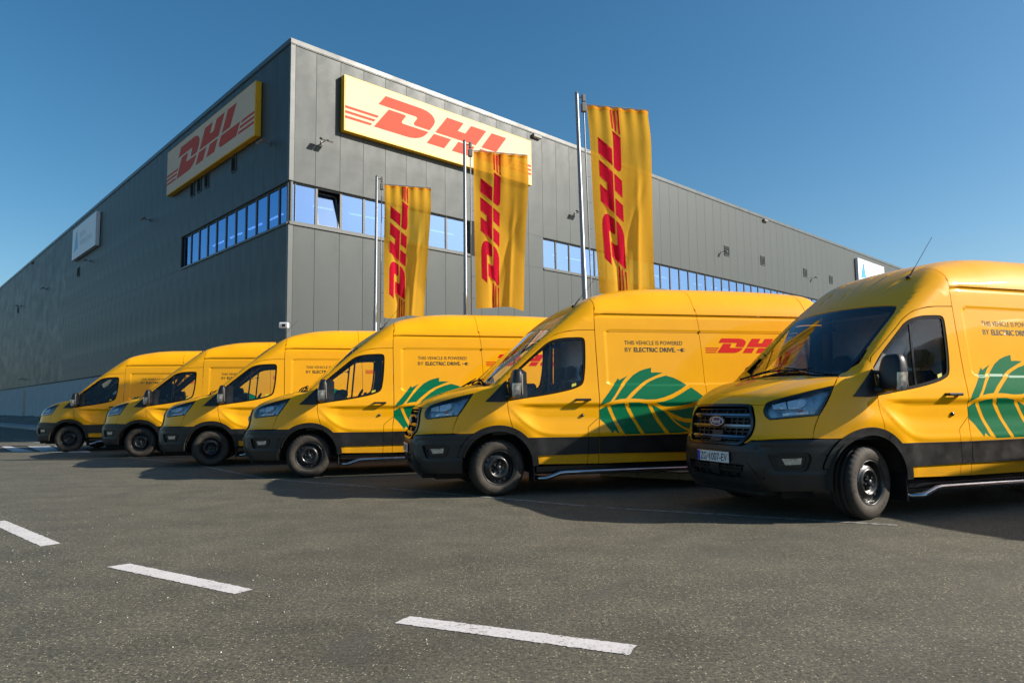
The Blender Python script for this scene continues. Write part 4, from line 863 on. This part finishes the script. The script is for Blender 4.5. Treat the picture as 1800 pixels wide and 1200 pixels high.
# loose pale stones strewn over the asphalt at the left
rnd = random.Random(11); pb = MB()
def stone(x, y, r):
    a0 = rnd.uniform(0, 6); vs_ = [(x+r*rnd.uniform(.7, 1.1)*math.cos(a0+k*1.256), y+r*rnd.uniform(.6, 1.1)*math.sin(a0+k*1.256), r*rnd.uniform(.0, .15)) for k in range(5)]; vs_ += [(x+r*.6*math.cos(a0+.6+k*1.256), y+r*.55*math.sin(a0+.6+k*1.256), r*rnd.uniform(.6, .9)) for k in range(5)]
    pb.add(vs_, [(k, (k+1) % 5, 5+k) for k in range(5)]+[((k+1) % 5, 5+(k+1) % 5, 5+k) for k in range(5)]+[(5, 6, 7, 8, 9)])
for i in range(420):
    t_ = rnd.random()**1.3; x = -4.6+t_*4.0+rnd.gauss(0, .5); y = 4.2+rnd.gauss(0, .9)+(-(x)-2)*.55
    if y > 1.2: stone(x, y, rnd.choice((.0018, .002, .0025, .003, .0055)))
for i in range(1500):
    x = -6.2+abs(rnd.gauss(0, 1.1)); y = 6.2+rnd.gauss(0, 1.2)-(x+6.2)*.9
    if y > 2 and x > -7: stone(x, y, rnd.choice((.002, .0025, .003, .004)))
for i in range(260): stone(rnd.uniform(-5, 5), rnd.uniform(1.6, 9), rnd.choice((.002, .002, .003)))
M['stone'] = varied('pale_stone', (.52, .48, .42), .8, .3, 30); tag(pb.build('loose_gravel', M['stone']), kind='stuff')
# ================================================================== THE WAREHOUSE
def metal_sheet(name, color, rough, sc_):
    m = mat(name, color, rough, 0, 0, .35); c = coord(m); f = noise(m, .35, 4, .6, scaled(m, c, (1, 1, .4)))
    L(m, ramp(m, f, [(.3, tuple(v*.93 for v in color)), (.7, tuple(v*1.05 for v in color))]), P(m).inputs['Base Color'])
    oi = N(m, 'ShaderNodeObjectInfo'); tone = ramp(m, oi.outputs['Random'], [(0, (.97,)*3), (1, (1.025,)*3)]); L(m, mix(m, 1., P(m).inputs['Base Color'].links[0].from_socket, tone, 'MULTIPLY'), P(m).inputs['Base Color'])
    w = N(m, 'ShaderNodeTexWave', wave_type='BANDS', bands_direction='X'); w.inputs['Scale'].default_value = sc_; L(m, c, w.inputs['Vector']); bump(m, w.outputs['Fac'], .03, .004)
    n2 = ramp(m, noise(m, .9, 5, .6, c), [(.3, (rough-.05,)*3), (.7, (rough+.07,)*3)]); L(m, n2, P(m).inputs['Roughness']); return m
M['clad'] = metal_sheet('grey_cladding', (.048, .061, .061), .5, 5)
M['cladL'] = M['clad']
M['flash'] = varied('flashing', (.066, .08, .079), .4, .05, 1)
M['seam'] = mat('dark_joint', (.034, .04, .04), .8)
M['frame'] = varied('window_frame', (.062, .073, .073), .4, .06, 2)
M['darkin'] = mat('dark_interior', (.015, .017, .02), .9)
def office(name, f0, refl, tint, bump_s=.02):
    m = bpy.data.materials.new(name); m.use_nodes = True; t = m.node_tree; t.nodes.clear(); o = t.nodes.new('ShaderNodeOutputMaterial'); mx = t.nodes.new('ShaderNodeMixShader'); tr = t.nodes.new('ShaderNodeBsdfTransparent'); gl = t.nodes.new('ShaderNodeBsdfGlossy')
    tr.inputs[0].default_value = (*tint, 1); gl.inputs['Color'].default_value = (*refl, 1); gl.inputs['Roughness'].default_value = .015; mx.inputs[0].default_value = f0
    cc = t.nodes.new('ShaderNodeTexCoord'); nz = t.nodes.new('ShaderNodeTexNoise'); nz.inputs['Scale'].default_value = 1.3; bp_ = t.nodes.new('ShaderNodeBump'); bp_.inputs['Strength'].default_value = bump_s; bp_.inputs['Distance'].default_value = .1
    oi = t.nodes.new('ShaderNodeObjectInfo'); ad = t.nodes.new('ShaderNodeVectorMath'); ad.operation = 'ADD'; t.links.new(cc.outputs['Object'], ad.inputs[0]); t.links.new(oi.outputs['Random'], ad.inputs[1])
    t.links.new(ad.outputs[0], nz.inputs['Vector']); t.links.new(nz.outputs[0], bp_.inputs['Height']); t.links.new(bp_.outputs[0], gl.inputs['Normal'])
    t.links.new(tr.outputs[0], mx.inputs[1]); t.links.new(gl.outputs[0], mx.inputs[2]); t.links.new(mx.outputs[0], o.inputs[0]); return m
M['pane'] = office('office_glass', .55, (.40, .64, 1.0), (.26, .38, .60)); M['pane2'] = M['pane']
M['blind'] = varied('pale_blind', (.42, .52, .62), .8, .1, 2); M['tube'] = mat('ceiling_tube', (.9, .9, .9)); P(M['tube']).inputs['Emission Color'].default_value = (1, .97, .9, 1); P(M['tube']).inputs['Emission Strength'].default_value = 4
wh = empty('warehouse', None, BC); tag(wh, 'large grey metal clad warehouse with strip windows behind the row of vans', 'warehouse')
ZR, ZWT, ZWB, ZPL, ZG = hz(13.2), hz(8.43), hz(7.02), hz(2.98), hz(.66)
def wall_T(D, n): return Matrix(((D.x, n.x, 0, 0), (D.y, n.y, 0, 0), (0, 0, 1, 0), (0, 0, 0, 1)))     # local x along the wall, y out
TRm, TLm = wall_T(RD, RN), wall_T(LD, LN)
def wobj(name, mb, m, Tm, x=0, z=0, parent=wh, y=0):
    o = mb.build(name, m, parent); o.matrix_local = Tm@Matrix.Translation((x, y, z)) if parent is wh else Matrix.Translation((x, y, z)); return o
def wcopy(name, src, Tm, x=0, z=0, parent=wh, y=0):
    o = link(bpy.data.objects.new(name, src.data), parent); o.matrix_local = Tm@Matrix.Translation((x, y, z)) if parent is wh else Matrix.Translation((x, y, z)); return o
# backing wall behind the cladding: one closed body, with a recess all along the windows
bk = MB()
LL, LRt = 150., 125.
for Tm, ln in ((TRm, LRt), (TLm, LL)):
    bk.box(.12, ln, -.32, -.085, -1, ZWB-.0, 0, Tm); bk.box(.12, ln, -.32, -.085, ZWT, ZR-.06, 0, Tm)
bk.box(2.3, LRt, -2.2, -2.0, ZWB-.2, ZWT+.2, 0, TRm); bk.box(2.3, LL, -2.2, -2.0, ZWB-.2, ZWT+.2, 0, TLm)
rf_ = [Vector((0, 0, ZR-.25)), RD*LRt+Vector((0, 0, ZR-.25)), RD*LRt+LD*LL+Vector((0, 0, ZR-.25)), LD*LL+Vector((0, 0, ZR-.25))]
bk.add([p-RN*.2-LN*.2 for p in rf_], [(0, 1, 2, 3)])
wobj('wall', bk, M['seam'], Matrix.Identity(4))
MODS = K*.9165; GAPJ = .007
def clad(Tm, bands, xs, far):
    cache = {}
    for (x0, x1) in xs:
        for (z0, z1, a0, a1) in bands:
            if not (a0-.01 <= x0 and x1 <= a1+.01): continue
            key = (round(x1-x0, 3), round(z1-z0, 3), id(Tm)); w, h = x1-x0-GAPJ, z1-z0
            if key in cache: wcopy('cladding_panel', cache[key], Tm, x0+GAPJ/2, z0)
            else: cache[key] = wobj('cladding_panel', MB().bbox(0, w, -.08, 0, 0, h, .004), M['clad'], Tm, x0+GAPJ/2, z0)
    fm = MB()
    for (x0, x1, z0, z1) in far: fm.box(x0+GAPJ/2, x1-GAPJ/2, -.08, 0, z0, z1, 0, Tm)
    if fm.v: tag(wobj('far_cladding', fm, M['clad'], Matrix.Identity(4)), kind='stuff')
off0 = .17*K
xsR = [(off0+(.76*K) + MODS*(i-1), off0+(.76*K)+MODS*i) for i in range(0, 47)]; xsR[0] = (off0, off0+.76*K)
B1 = xsR[8][1]-.02; B2 = xsR[12][1]
b1e = 7.93*K; b2s = 12.06*K
b1e = min(xsR, key=lambda q: abs(q[1]-b1e))[1]; b2s = min(xsR, key=lambda q: abs(q[0]-b2s))[0]; endR = xsR[-1][1]
ZT2 = ZWT
clad(TRm, [(ZWT, ZR-.18, 0, 99), (-.2, ZWB, 0, 99), (ZWB+.002, ZWT-.002, b1e, b2s)], xsR, [(endR+MODS*i, endR+MODS*(i+1), z0, z1) for i in range(70) for z0, z1 in ((ZWT, ZR-.18), (-.2, ZWB))]+[(endR+MODS*i, endR+MODS*(i+1), ZWB+.002, ZWT-.002) for i in range(6, 70)])
endBandL = 10.2*K; nL = 36; xsL = [(.12+MODS*i, .12+MODS*(i+1)) for i in range(nL)]; eL = xsL[-1][1]
b1L = min(xsL, key=lambda q: abs(q[1]-endBandL))[1]
clad(TLm, [(ZWT, ZR-.18, 0, 99), (ZPL, ZWB, 0, 99), (ZWB+.002, ZWT-.002, b1L, 99)], xsL, [(eL+MODS*i, eL+MODS*(i+1), ZPL, ZR-.18) for i in range(110)])
# plinth of concrete slabs, fire door, base sill, corner trims, coping, soffits
pl0 = None
for i in range(30):
    x0 = i*5.0
    if 44 < x0*1 < 52: pass
    if pl0 is None: pl0 = wobj('plinth_slab', MB().bbox(0, 4.97, -.08, .02, -1, ZPL-.06, .01), M['plinth'] if 'plinth' in M else M.setdefault('plinth', varied('plinth_concrete', (.36, .39, .40), .8, .10, .8)), TLm, x0, 0)
    else: wcopy('plinth_slab', pl0, TLm, x0, 0)
wobj('plinth_capping', MB().box(0, LL, -.08, .06, ZPL-.06, ZPL-.002), M['seam'], TLm)
dd = MB().bbox(0, 1.1, -.06, .028, 0, hz(2.72)-ZG, .01); do = wobj('fire_door', dd, varied('door_paint', (.06, .07, .075), .5), TLm, 46.1*K, ZG)
MB().bbox(.95, 1.05, .035, .09, 1.0, 1.04, .01).build('door_handle', M['steel'], do)
for Tm, ln in ((TRm, LRt), (TLm, LL)):
    wobj('roof_coping', MB().box(-.02 if Tm is TRm else 0, ln, -.36, .045, ZR-.17, ZR).box(-.02 if Tm is TRm else 0, ln, .0, .03, ZR-.20, ZR-.172), M['flash'], Tm)
for z0, z1 in ((-.2, ZWB-.002), (ZWT+.002, ZR-.205)):
    wobj('corner_trim', MB().box(.0, off0-.008, -.08, .012, z0, z1, 0, TRm).box(.003, .10, -.08, .012, z0 if z0 > 0 else ZPL, z1, 0, TLm), M['flash'], Matrix.Identity(4))
def strip(Tm, xs, first_plain, open_i=None):
    x0, x1 = xs[0], xs[-1]
    q = MB(); q.box(x0, x1, -.30, -.0, ZWB-.004, ZWB+.06).box(x0, x1, -.001, .05, ZWB-.05, ZWB+.02); q.box(x0, x1, -.30, -.002, ZWT-.012, ZWT-.004)
    wobj('window_sill', q, M['frame'], Tm)
    for i, (a, b) in enumerate(zip(xs[:-1], xs[1:])):
        w = b-a; H = ZWT-ZWB-.08; q = MB(); t_ = .045; Y0, Y1 = -.17, -.09
        q.box(0, t_, Y0, Y1, 0, H).box(w-t_, w, Y0, Y1, 0, H).box(t_, w-t_, Y0, Y1, 0, .05).box(t_, w-t_, Y0, Y1, H-.06, H)
        wo = wobj('window', q, M['frame'], Tm, a, ZWB+.065)
        pm_ = MB().box(t_*.9, w-t_*.9, -.135, -.125, .045, H-.05)
        blind = (i == 0 and first_plain)
        if open_i == i:
            T = Matrix.Translation((0, -.13, .05))@Matrix.Rotation(R(11), 4, 'X')@Matrix.Translation((0, .13, -.05)); p2 = MB(); p2.box(t_+.06, w-t_-.06, -.135, -.125, .09, H-.12, 0, T); p2.box(t_+.01, t_+.06, -.15, -.10, .06, H-.08, 1, T).box(w-t_-.06, w-t_-.01, -.15, -.10, .06, H-.08, 1, T).box(t_+.06, w-t_-.06, -.15, -.10, H-.12, H-.08, 1, T).box(t_+.06, w-t_-.06, -.15, -.10, .06, .09, 1, T)
            po = p2.build('pane', [M['pane'], M['frame']], wo)
        else:
            po = pm_.build('pane', M['pane'], wo)
            if blind or rnd.random() < .25: MB().box(t_, w-t_, -.30, -.29, .05 if blind else rnd.uniform(.3, .8), H-.05).build('blind', M['blind'], wo)
        if i % 2 == 1: wobj('ceiling_tube', MB().box(0, 1.25, -1.20, -1.14, 0, .05), M['tube'], Tm, a, ZWT-.42)
rnd = random.Random(5)
wxR = [.03]+[q*K for q in (1.03, 1.95, 2.86, 3.79, 4.7, 5.62, 6.55, 7.25)]; wxR[-1] = b1e-.62
strip(TRm, wxR, True, 1)
wobj('window_end_panel', MB().box(b1e-.62, b1e, -.30, -.02, ZWB, ZWT-.005), M['darkin'], TRm)
n2 = int(round((52*K-b2s)/MODS)); strip(TRm, [b2s+MODS*i for i in range(36)], False)
strip(TLm, [.03]+[q*K for q in (.89, 1.77, 2.71, 3.62, 4.54, 5.47, 6.42, 7.37, 8.31, 9.25)]+[b1L-.12], True)
wobj('window_end_panel', MB().box(b1L-.12, b1L, -.30, -.0, ZWB, ZWT-.005), M['darkin'], TLm)
MBc = MB().box(-.06, .06, -.06, .06, ZWB, ZWT); wobj('window_corner_post', MBc, M['frame'], Matrix.Translation(-(RN+LN)*.11))
# louvre vents
def vent(Tm, x, z0, w=.62, h=.66):
    q = MB(); q.box(0, .03, 0, .04, 0, h).box(w-.03, w, 0, .04, 0, h).box(.03, w-.03, 0, .04, 0, .03).box(.03, w-.03, 0, .04, h-.03, h).box(.03, w-.03, .001, .004, .03, h-.03, 1)
    vo_ = wobj('louvre_vent', q, [M['frame'], M['seam']], Tm, x, z0); n = 8
    for k in range(n):
        zz = .04+(h-.09)*k/n; s_ = MB(); s_.add([(.03, .006, zz+.055), (w-.03, .006, zz+.055), (w-.03, .05, zz), (.03, .05, zz)], [(0, 1, 2, 3)]); s_.build('slat', M['frame'], vo_)
for x, z, w, h in ((28.07, 10.13, .6, .6), (32.71, 10.16, .6, .6), (39.17, 10.15, .6, .6), (43.73, 10.17, .6, .6)): vent(TRm, (x-.3)*K, hz(z)-.32)
for x, z in ((8.75, 10.22), (7.95, 10.22), (7.12, 10.2), (4.35, 10.15)): vent(TLm, x*K, hz(z)-.33, .48, .66)
vent(TLm, 29.1*K, hz(9.74)-.33, .6, .66); vent(TLm, 51.5*K, hz(9.7)-.33, .6, .66)
# ================================================================== SIGNS ON THE WALLS
M['cream'] = mat('sign_face', (.84, .67, .45), .6, spec=.1); M['signyellow'] = varied('sign_yellow_edge', (.80, .45, .012), .45, .05, 2)
m = M['cream']; L(m, ramp(m, noise(m, .8, 4, .6, coord(m)), [(.3, (.68, .51, .36)), (.7, (.72, .55, .39))]), P(m).inputs['Base Color'])
M['signred'] = mat('sign_red', (.60, .080, .045), .6, spec=.1); M['signwhite'] = varied('sign_white', (.80, .79, .80), .45, .03, 1)
M['signred'].node_tree; M['grey'] = mat('sign_grey_letters', (.42, .43, .45), .5); M['cyan'] = mat('sign_blue', (.02, .38, .72), .4); M['navy2'] = mat('sign_dark_blue', (.01, .12, .32), .4)
def sign(Tm, x0, x1, z0, z1, label, rev, yellow=True):
    s_ = empty('wall_sign'); s_.matrix_world = Matrix.Translation(BC)@Tm@Matrix.Translation((x0, 0, z0)); tag(s_, label, 'sign')
    w, h = x1-x0, z1-z0; d = .26
    q = MB(); q.bbox(0, w, .02, d, 0, h, .012, 0); 
    if yellow: q.box(.05, w-.05, d-.001, d+.006, .05, h-.05, 1)
    q.build('sign_case', [M['signyellow'], M['cream']] if yellow else [M['signwhite'], M['signwhite']], s_)
    fx = (lambda a: w-a) if rev else (lambda a: a)
    if yellow:
        ux, uy = .0745*K, .0706*K; cx = w/2-59*ux; zb = (1.272/2.12)*h*0+h*.225
        pol = [[(fx(cx+a*ux), zb+(23-b)*uy) for a, b in p] for p in LOGO+stripes((.05-cx)/ux, (w-.05-cx)/ux)]
        v, tr = fill(pol); MB().add([(a, d+.0085, b) for a, b in v], [tuple(int(i) for i in t_) for t_ in tr]).build('sign_lettering', M['signred'], s_)
    else:
        q = MB(); b = lambda a, c_: (fx(a*w), d+.002, c_*h)
        q.add([b(.09, .22), b(.255, .28), b(.20, .80), b(.185, .82)], [(0, 1, 2, 3)], 0); q.add([b(.09, .22), b(.10, .20), b(.20, .83), b(.185, .83)], [(0, 1, 2, 3)], 1); q.add([b(.255, .28), b(.275, .20), b(.21, .83), b(.19, .83)], [(0, 1, 2, 3)], 1)
        q.build('sign_emblem', [M['cyan'], M['navy2']], s_)
        for txt, zz, x_ in (('IRON', .56, .36), ('MOUNTAIN', .30, .36)):
            v, tr = text_tris(txt, -.012); v = v-[v[:, 0].min(), 0]; ss = h*.17
            MB().add([(fx(x_*w+a*ss*1.15), d+.003, zz*h+c_*ss) for a, c_ in v], [tuple(int(i) for i in t_) for t_ in tr]).build('sign_lettering', M['grey'], s_)
    return s_
sign(TRm, 1.84*K, 11.02*K, hz(10.51), hz(12.50), 'large cream sign with orange red letters on the sunlit wall above the flags', False)
sign(TLm, 2.20*K, 11.62*K, hz(10.50), hz(12.48), 'large cream sign with letters on the shaded wall left of the corner', True)
sign(TLm, 24.33*K, 30.3*K, hz(10.54), hz(12.55), 'square white sign with a blue triangle high on the shaded wall', True, False)
sign(TRm, 48.8*K, 54.9*K, hz(10.53), hz(12.55), 'white sign with a blue triangle at the far end of the sunlit wall', False, False)
# ================================================================== FLOODLIGHTS, CAMERA
M['lampgrey'] = varied('floodlight_grey', (.16, .155, .145), .5, .1, 5); M['lampglass'] = mat('floodlight_glass', (.72, .68, .58), .15)
_fl = {}
def flood(Tm, s, z, label, twin=True, up=0):
    o = empty('floodlight'); o.matrix_world = Matrix.Translation(BC)@Tm@Matrix.Translation((s*K, .005, hz(z)))@Matrix.Scale(.8, 4); tag(o, label, 'floodlight', 'floodlights on the warehouse walls')
    if 'b' not in _fl:
        _fl['b'] = MB().box(-.06, .06, 0, .03, -.09, .09).tube([(0, .02, 0), (0, .34, .02)], .022, 8).build('bracket', M['lampgrey'])
        T = rot('X', R(-28), (0, .42, .03)); _fl['h'] = MB().bbox(-.13, .13, .30, .56, -.02, .07, .012, 0, T).box(-.115, .115, .318, .545, -.024, -.0195, 1, T).build('lamp_head', [M['lampgrey'], M['lampglass']])
        for k in 'bh': bpy.data.objects.remove(_fl[k]) if False else col.objects.unlink(_fl[k])
    link(bpy.data.objects.new('bracket', _fl['b'].data), o)
    for dx in ((-.16, .16) if twin else (0,)): link(bpy.data.objects.new('lamp_head', _fl['h'].data), o, (dx, .0, 0))
flood(TRm, 1.15, 9.94, 'twin floodlight below the left end of the sign on the sunlit wall'); flood(TRm, 14.1, 9.89, 'floodlight on the sunlit wall beside the tallest flagpole')
flood(TRm, 27.4, 9.97, 'floodlight beside the first louvre vent right of the flags', False); flood(TRm, 40.3, 9.9, 'floodlight between the two farther vents on the sunlit wall', False)
flood(TLm, 1.5, 10.05, 'floodlight below the shaded sign close to the building corner'); flood(TLm, 14.8, 10.1, 'floodlight on the shaded wall midway between the two signs')
flood(TLm, 26.4, 9.95, 'floodlight just under the white sign on the shaded wall'); flood(TLm, 39.4, 9.95, 'floodlight on the shaded wall left of the white sign'); flood(TLm, 50.6, 9.9, 'leftmost floodlight on the shaded wall beside a vent')
flood(TLm, 46.8, 3.55, 'floodlight above the dark fire door in the shaded wall', False)
def beam_lamp(Tm, s, label):
    o = empty('emergency_lamp'); o.matrix_world = Matrix.Translation(BC)@Tm@Matrix.Translation((s*K, .005, hz(12.9))); tag(o, label, 'lamp', 'box lamps under the roof edge')
    MB().bbox(-.28, .28, .0, .16, -.09, .07, .02).build('housing', M['lampgrey'], o); MB().box(-.24, .24, .03, .13, -.094, -.0885).build('diffuser', M['lampglass'], o)
beam_lamp(TRm, 11.55, 'small box lamp under the roof edge right of the big sunlit sign'); beam_lamp(TRm, 33.2, 'small box lamp under the roof edge far along the sunlit wall'); beam_lamp(TLm, 45.8, 'small lamp under the roof edge at the left of the shaded wall')
cm = empty('security_camera', None, BC+Vector((-.02, -.06, hz(3.67)))); tag(cm, 'small white security camera on the corner of the warehouse', 'camera')
MB().bbox(-.16, .16, -.22, -.06, -.10, .10, .03).build('housing', M['signwhite'], cm); MB().tube([(0, -.07, 0), (0, .06, 0)], .03, 8).build('bracket', M['signwhite'], cm); MB().bbox(-.05, .07, -.225, -.215, -.05, .04, .003).build('lens_cover', M['gloss_black'], cm)
# ================================================================== FLAGS
M['pole'] = varied('flagpole_metal', (.24, .25, .26), .35, .1, 3, metal=.4, rv=.1)
def cloth_mat(name, colr):
    m = bpy.data.materials.new(name); m.use_nodes = True; t = m.node_tree; t.nodes.clear(); o = t.nodes.new('ShaderNodeOutputMaterial')
    d = t.nodes.new('ShaderNodeBsdfDiffuse'); d.inputs[0].default_value = (*colr, 1); tl = t.nodes.new('ShaderNodeBsdfTranslucent'); tl.inputs[0].default_value = (*colr, 1)
    a = t.nodes.new('ShaderNodeMixShader'); a.inputs[0].default_value = .5; tr = t.nodes.new('ShaderNodeBsdfTransparent'); tr.inputs[0].default_value = (*[min(1, v*1.1) for v in colr], 1); b = t.nodes.new('ShaderNodeMixShader'); b.inputs[0].default_value = .2
    cc = t.nodes.new('ShaderNodeTexCoord'); nz = t.nodes.new('ShaderNodeTexNoise'); nz.inputs['Scale'].default_value = 9; bp_ = t.nodes.new('ShaderNodeBump'); bp_.inputs['Strength'].default_value = .15; bp_.inputs['Distance'].default_value = .02
    t.links.new(cc.outputs['Object'], nz.inputs[0]); t.links.new(nz.outputs[0], bp_.inputs['Height']); t.links.new(bp_.outputs[0], d.inputs['Normal'])
    t.links.new(d.outputs[0], a.inputs[1]); t.links.new(tl.outputs[0], a.inputs[2]); t.links.new(a.outputs[0], b.inputs[1]); t.links.new(tr.outputs[0], b.inputs[2]); t.links.new(b.outputs[0], o.inputs[0]); return m
M['flag'] = cloth_mat('flag_cloth', (.96, .51, .05)); M['flagred'] = cloth_mat('flag_red', (.70, .022, .07))
def flag(px, D, lean, zt, zb, w, narrow, seed, label, labelp, ridge):
    X = (px-900)/FPX*D; rn = random.Random(seed); w = w*1.04
    base = Vector((X, D, 0)); pole = empty('flagpole', None, base); tag(pole, labelp, 'flagpole', 'flagpoles in front of the warehouse')
    pole.rotation_euler = (0, lean, R(16))
    q = MB(); q.tube([(0, 0, 0), (0, 0, 4.0), (0, 0, 4.02), (0, 0, zt+.24)], [.062, .056, .048, .040], 14); q.tube([(0, 0, zt+.24), (0, 0, zt+.29)], [.048, .02], 12); q.build('pole_shaft', M['pole'], pole)
    q = MB(); q.tube([(.155, 0, .3), (.155, 0, zt+.2)], .016, 8); q.tube([(0, 0, zt+.17), (.16, 0, zt+.17)], .014, 6); q.build('rotating_mast', M['pole'], pole)
    q = MB(); q.bbox(.10, .21, -.05, .05, zt-.16, zt+.04, .012); q.bbox(.12, .19, -.04, .04, zt+.07, zt+.24, .01); q.build('mast_head', M['lampgrey'], pole)
    q = MB(); q.tube([(.15, 0, zt+.02), (.24+w, 0, zt+.02)], .012, 8); q.build('cross_arm', M['pole'], pole)
    for k in range(7): MB().tube([(.15, 0, zt-.45-k*.58), (.25, 0, zt-.45-k*.58)], .005, 5).build('clip', M['pole'], pole)
    MB().bbox(-.2, .3, -.2, .2, 0, .03, .01).build('base_plate', M['steel'], pole)
    fl = empty('flag', None, base); fl.rotation_euler = (0, lean, R(16)); tag(fl, label, 'flag', 'yellow banner flags'); H = zt-zb
    ph = [rn.uniform(0, 6.28) for _ in range(8)]; r0, r1, ra = ridge
    def cloth(u, v):      # u 0..1 across, v 0..1 from the top
        wd = w*(1-.5*0); x = .24+u*w*(1-(narrow[1])*v)+narrow[0]*v*(1-u)
        amp = .012+.030*sst(0, .25, v)+.022*v
        y = amp*(np.sin(u*11+ph[0]+v*2.6)*.30+np.sin(u*21+ph[1]-v*3.3)*.13*(1-.5*v)+np.sin(u*7+ph[2]+v*4)*.5*v)
        y += .022*np.sin(u*31+ph[3])*np.exp(-v*6)
        dl = (v-(r0+r1*u)); y += ra*(-np.sqrt(dl*dl*16+.02)*.25+.25*dl)*sst(0, .2, v)*sst(0, .25, 1.02-v+.2)
        y += .05*np.exp(-((u-.12-.25*v)/.05)**2)*sst(.35, .7, v)-.04*np.exp(-((u-.80+.12*v)/.045)**2)*sst(.2, .6, v)
        y += .03*np.exp(-((u*1.0-(1.35-v)*.9)/.06)**2)*sst(.3, .6, v)
        z = zt-v*H*(1-.012*np.sin(u*5+ph[4]))-.012*v*np.sin(u*9+ph[5]); return np.c_[x, y, z]
    nu, nv = 56, 130; uu, vv = np.meshgrid(np.linspace(0, 1, nu), np.linspace(0, 1, nv)); p = cloth(uu.ravel(), vv.ravel())
    q = MB(); q.add(p.tolist(), [(j*nu+i, j*nu+i+1, (j+1)*nu+i+1, (j+1)*nu+i) for j in range(nv-1) for i in range(nu-1)], 0, True); q.build('cloth', M['flag'], fl)
    q = MB(); e = cloth(np.linspace(0, 1, 30), np.zeros(30)); e2 = e.copy(); e2[:, 2] -= .07; e[:, 1] -= .006; e2[:, 1] -= .006; q.add(np.vstack([e, e2]).tolist(), [(i, i+1, 31+i, 30+i) for i in range(29)], 0, True); q.build('top_hem', M['flag'], fl)
    ly, lx = .0305/w*1.0, .0335/H; v0 = .5+59*lx
    pol = [[((b-5.03)*ly*w/1.43*1.43/w+.125, v0-a*lx) for a, b in pp] for pp in LOGO+stripes(59-.5/lx+.02/lx*0, 59+.5/lx)]
    v, tr = fill(pol, .018)
    v[:, 1] = np.clip(v[:, 1], 0.0, 1.0); P3 = cloth(v[:, 0], v[:, 1]); P3[:, 1] -= .004
    MB().add(P3.tolist(), [tuple(int(i) for i in t_) for t_ in tr], 0, True).build('flag_lettering', M['flagred'], fl)
flag(1035.5, 14.8, R(-1.15), 7.66, 3.48, 1.43, (.10, .03), 1, 'nearest yellow banner with red letters, hanging from the slightly leaning flagpole', 'nearest metal flagpole, leaning slightly to the left', (.55, .30, .10))
flag(818.5, 17.8, 0, 7.79, 3.60, 1.44, (.0, .13), 2, 'yellow banner with red letters covering the end of the big sunlit wall sign', 'metal flagpole standing in front of the big sunlit wall sign', (.20, .48, .26))
flag(657, 20.8, R(.35), 7.88, 3.80, 1.38, (.0, .14), 3, 'farthest yellow banner with red letters, hanging before the strip window near the corner', 'farthest metal flagpole, standing nearest the building corner', (.42, .42, .30))
# ================================================================== THE VANS
wheel_meshes()
proto = van()
spots = {6: (3.360, 6.701, 69.89), 5: (-.198, 8.729, 75.85), 4: (-3.273, 11.221, 74.0), 3: (-5.876, 13.611, 73.9), 2: (-8.70, 16.335, 80.5), 1: (-11.934, 18.798, 81.0), 7: (7.35, 4.55, 68.5)}
names = {6: 'nearest yellow delivery van, its grille, headlight and number plate facing out', 5: 'yellow delivery van parked beside the nearest one, whole green leaf on its side',
         4: 'yellow delivery van under the two farther flags, half of its green leaf hidden', 3: 'yellow delivery van standing below the white security camera on the warehouse corner',
         2: 'yellow delivery van between the farthest one and the one below the security camera', 1: 'farthest yellow delivery van, at the end of the row beside the striped crossing', 7: 'yellow delivery van next to the nearest one, beyond the edge of the picture'}
steer = {6: 11, 5: 5, 4: 3, 3: 4, 2: 4, 1: 7, 7: 3}
for k in (6, 5, 4, 3, 2, 1, 7):
    o = proto if k == 6 else copy_tree(proto); X, Yw, th = spots[k]; t_ = R(th); away = Vector((-math.cos(t_), math.sin(t_), 0))
    o.location = Vector((X, Yw, 0))+away*.95; o.rotation_euler.z = R(90-th); tag(o, names[k], 'van', 'yellow delivery vans parked in a row')
    for c_ in o.children:
        if c_.name.startswith('wheel') and c_.type == 'EMPTY': c_.rotation_euler.y = (k*1.7+c_.location.x*.9) % 6.28
        if 'front' in c_: c_.rotation_euler.z = (math.pi if c_.location.y > 0 else 0)+R(steer[k])
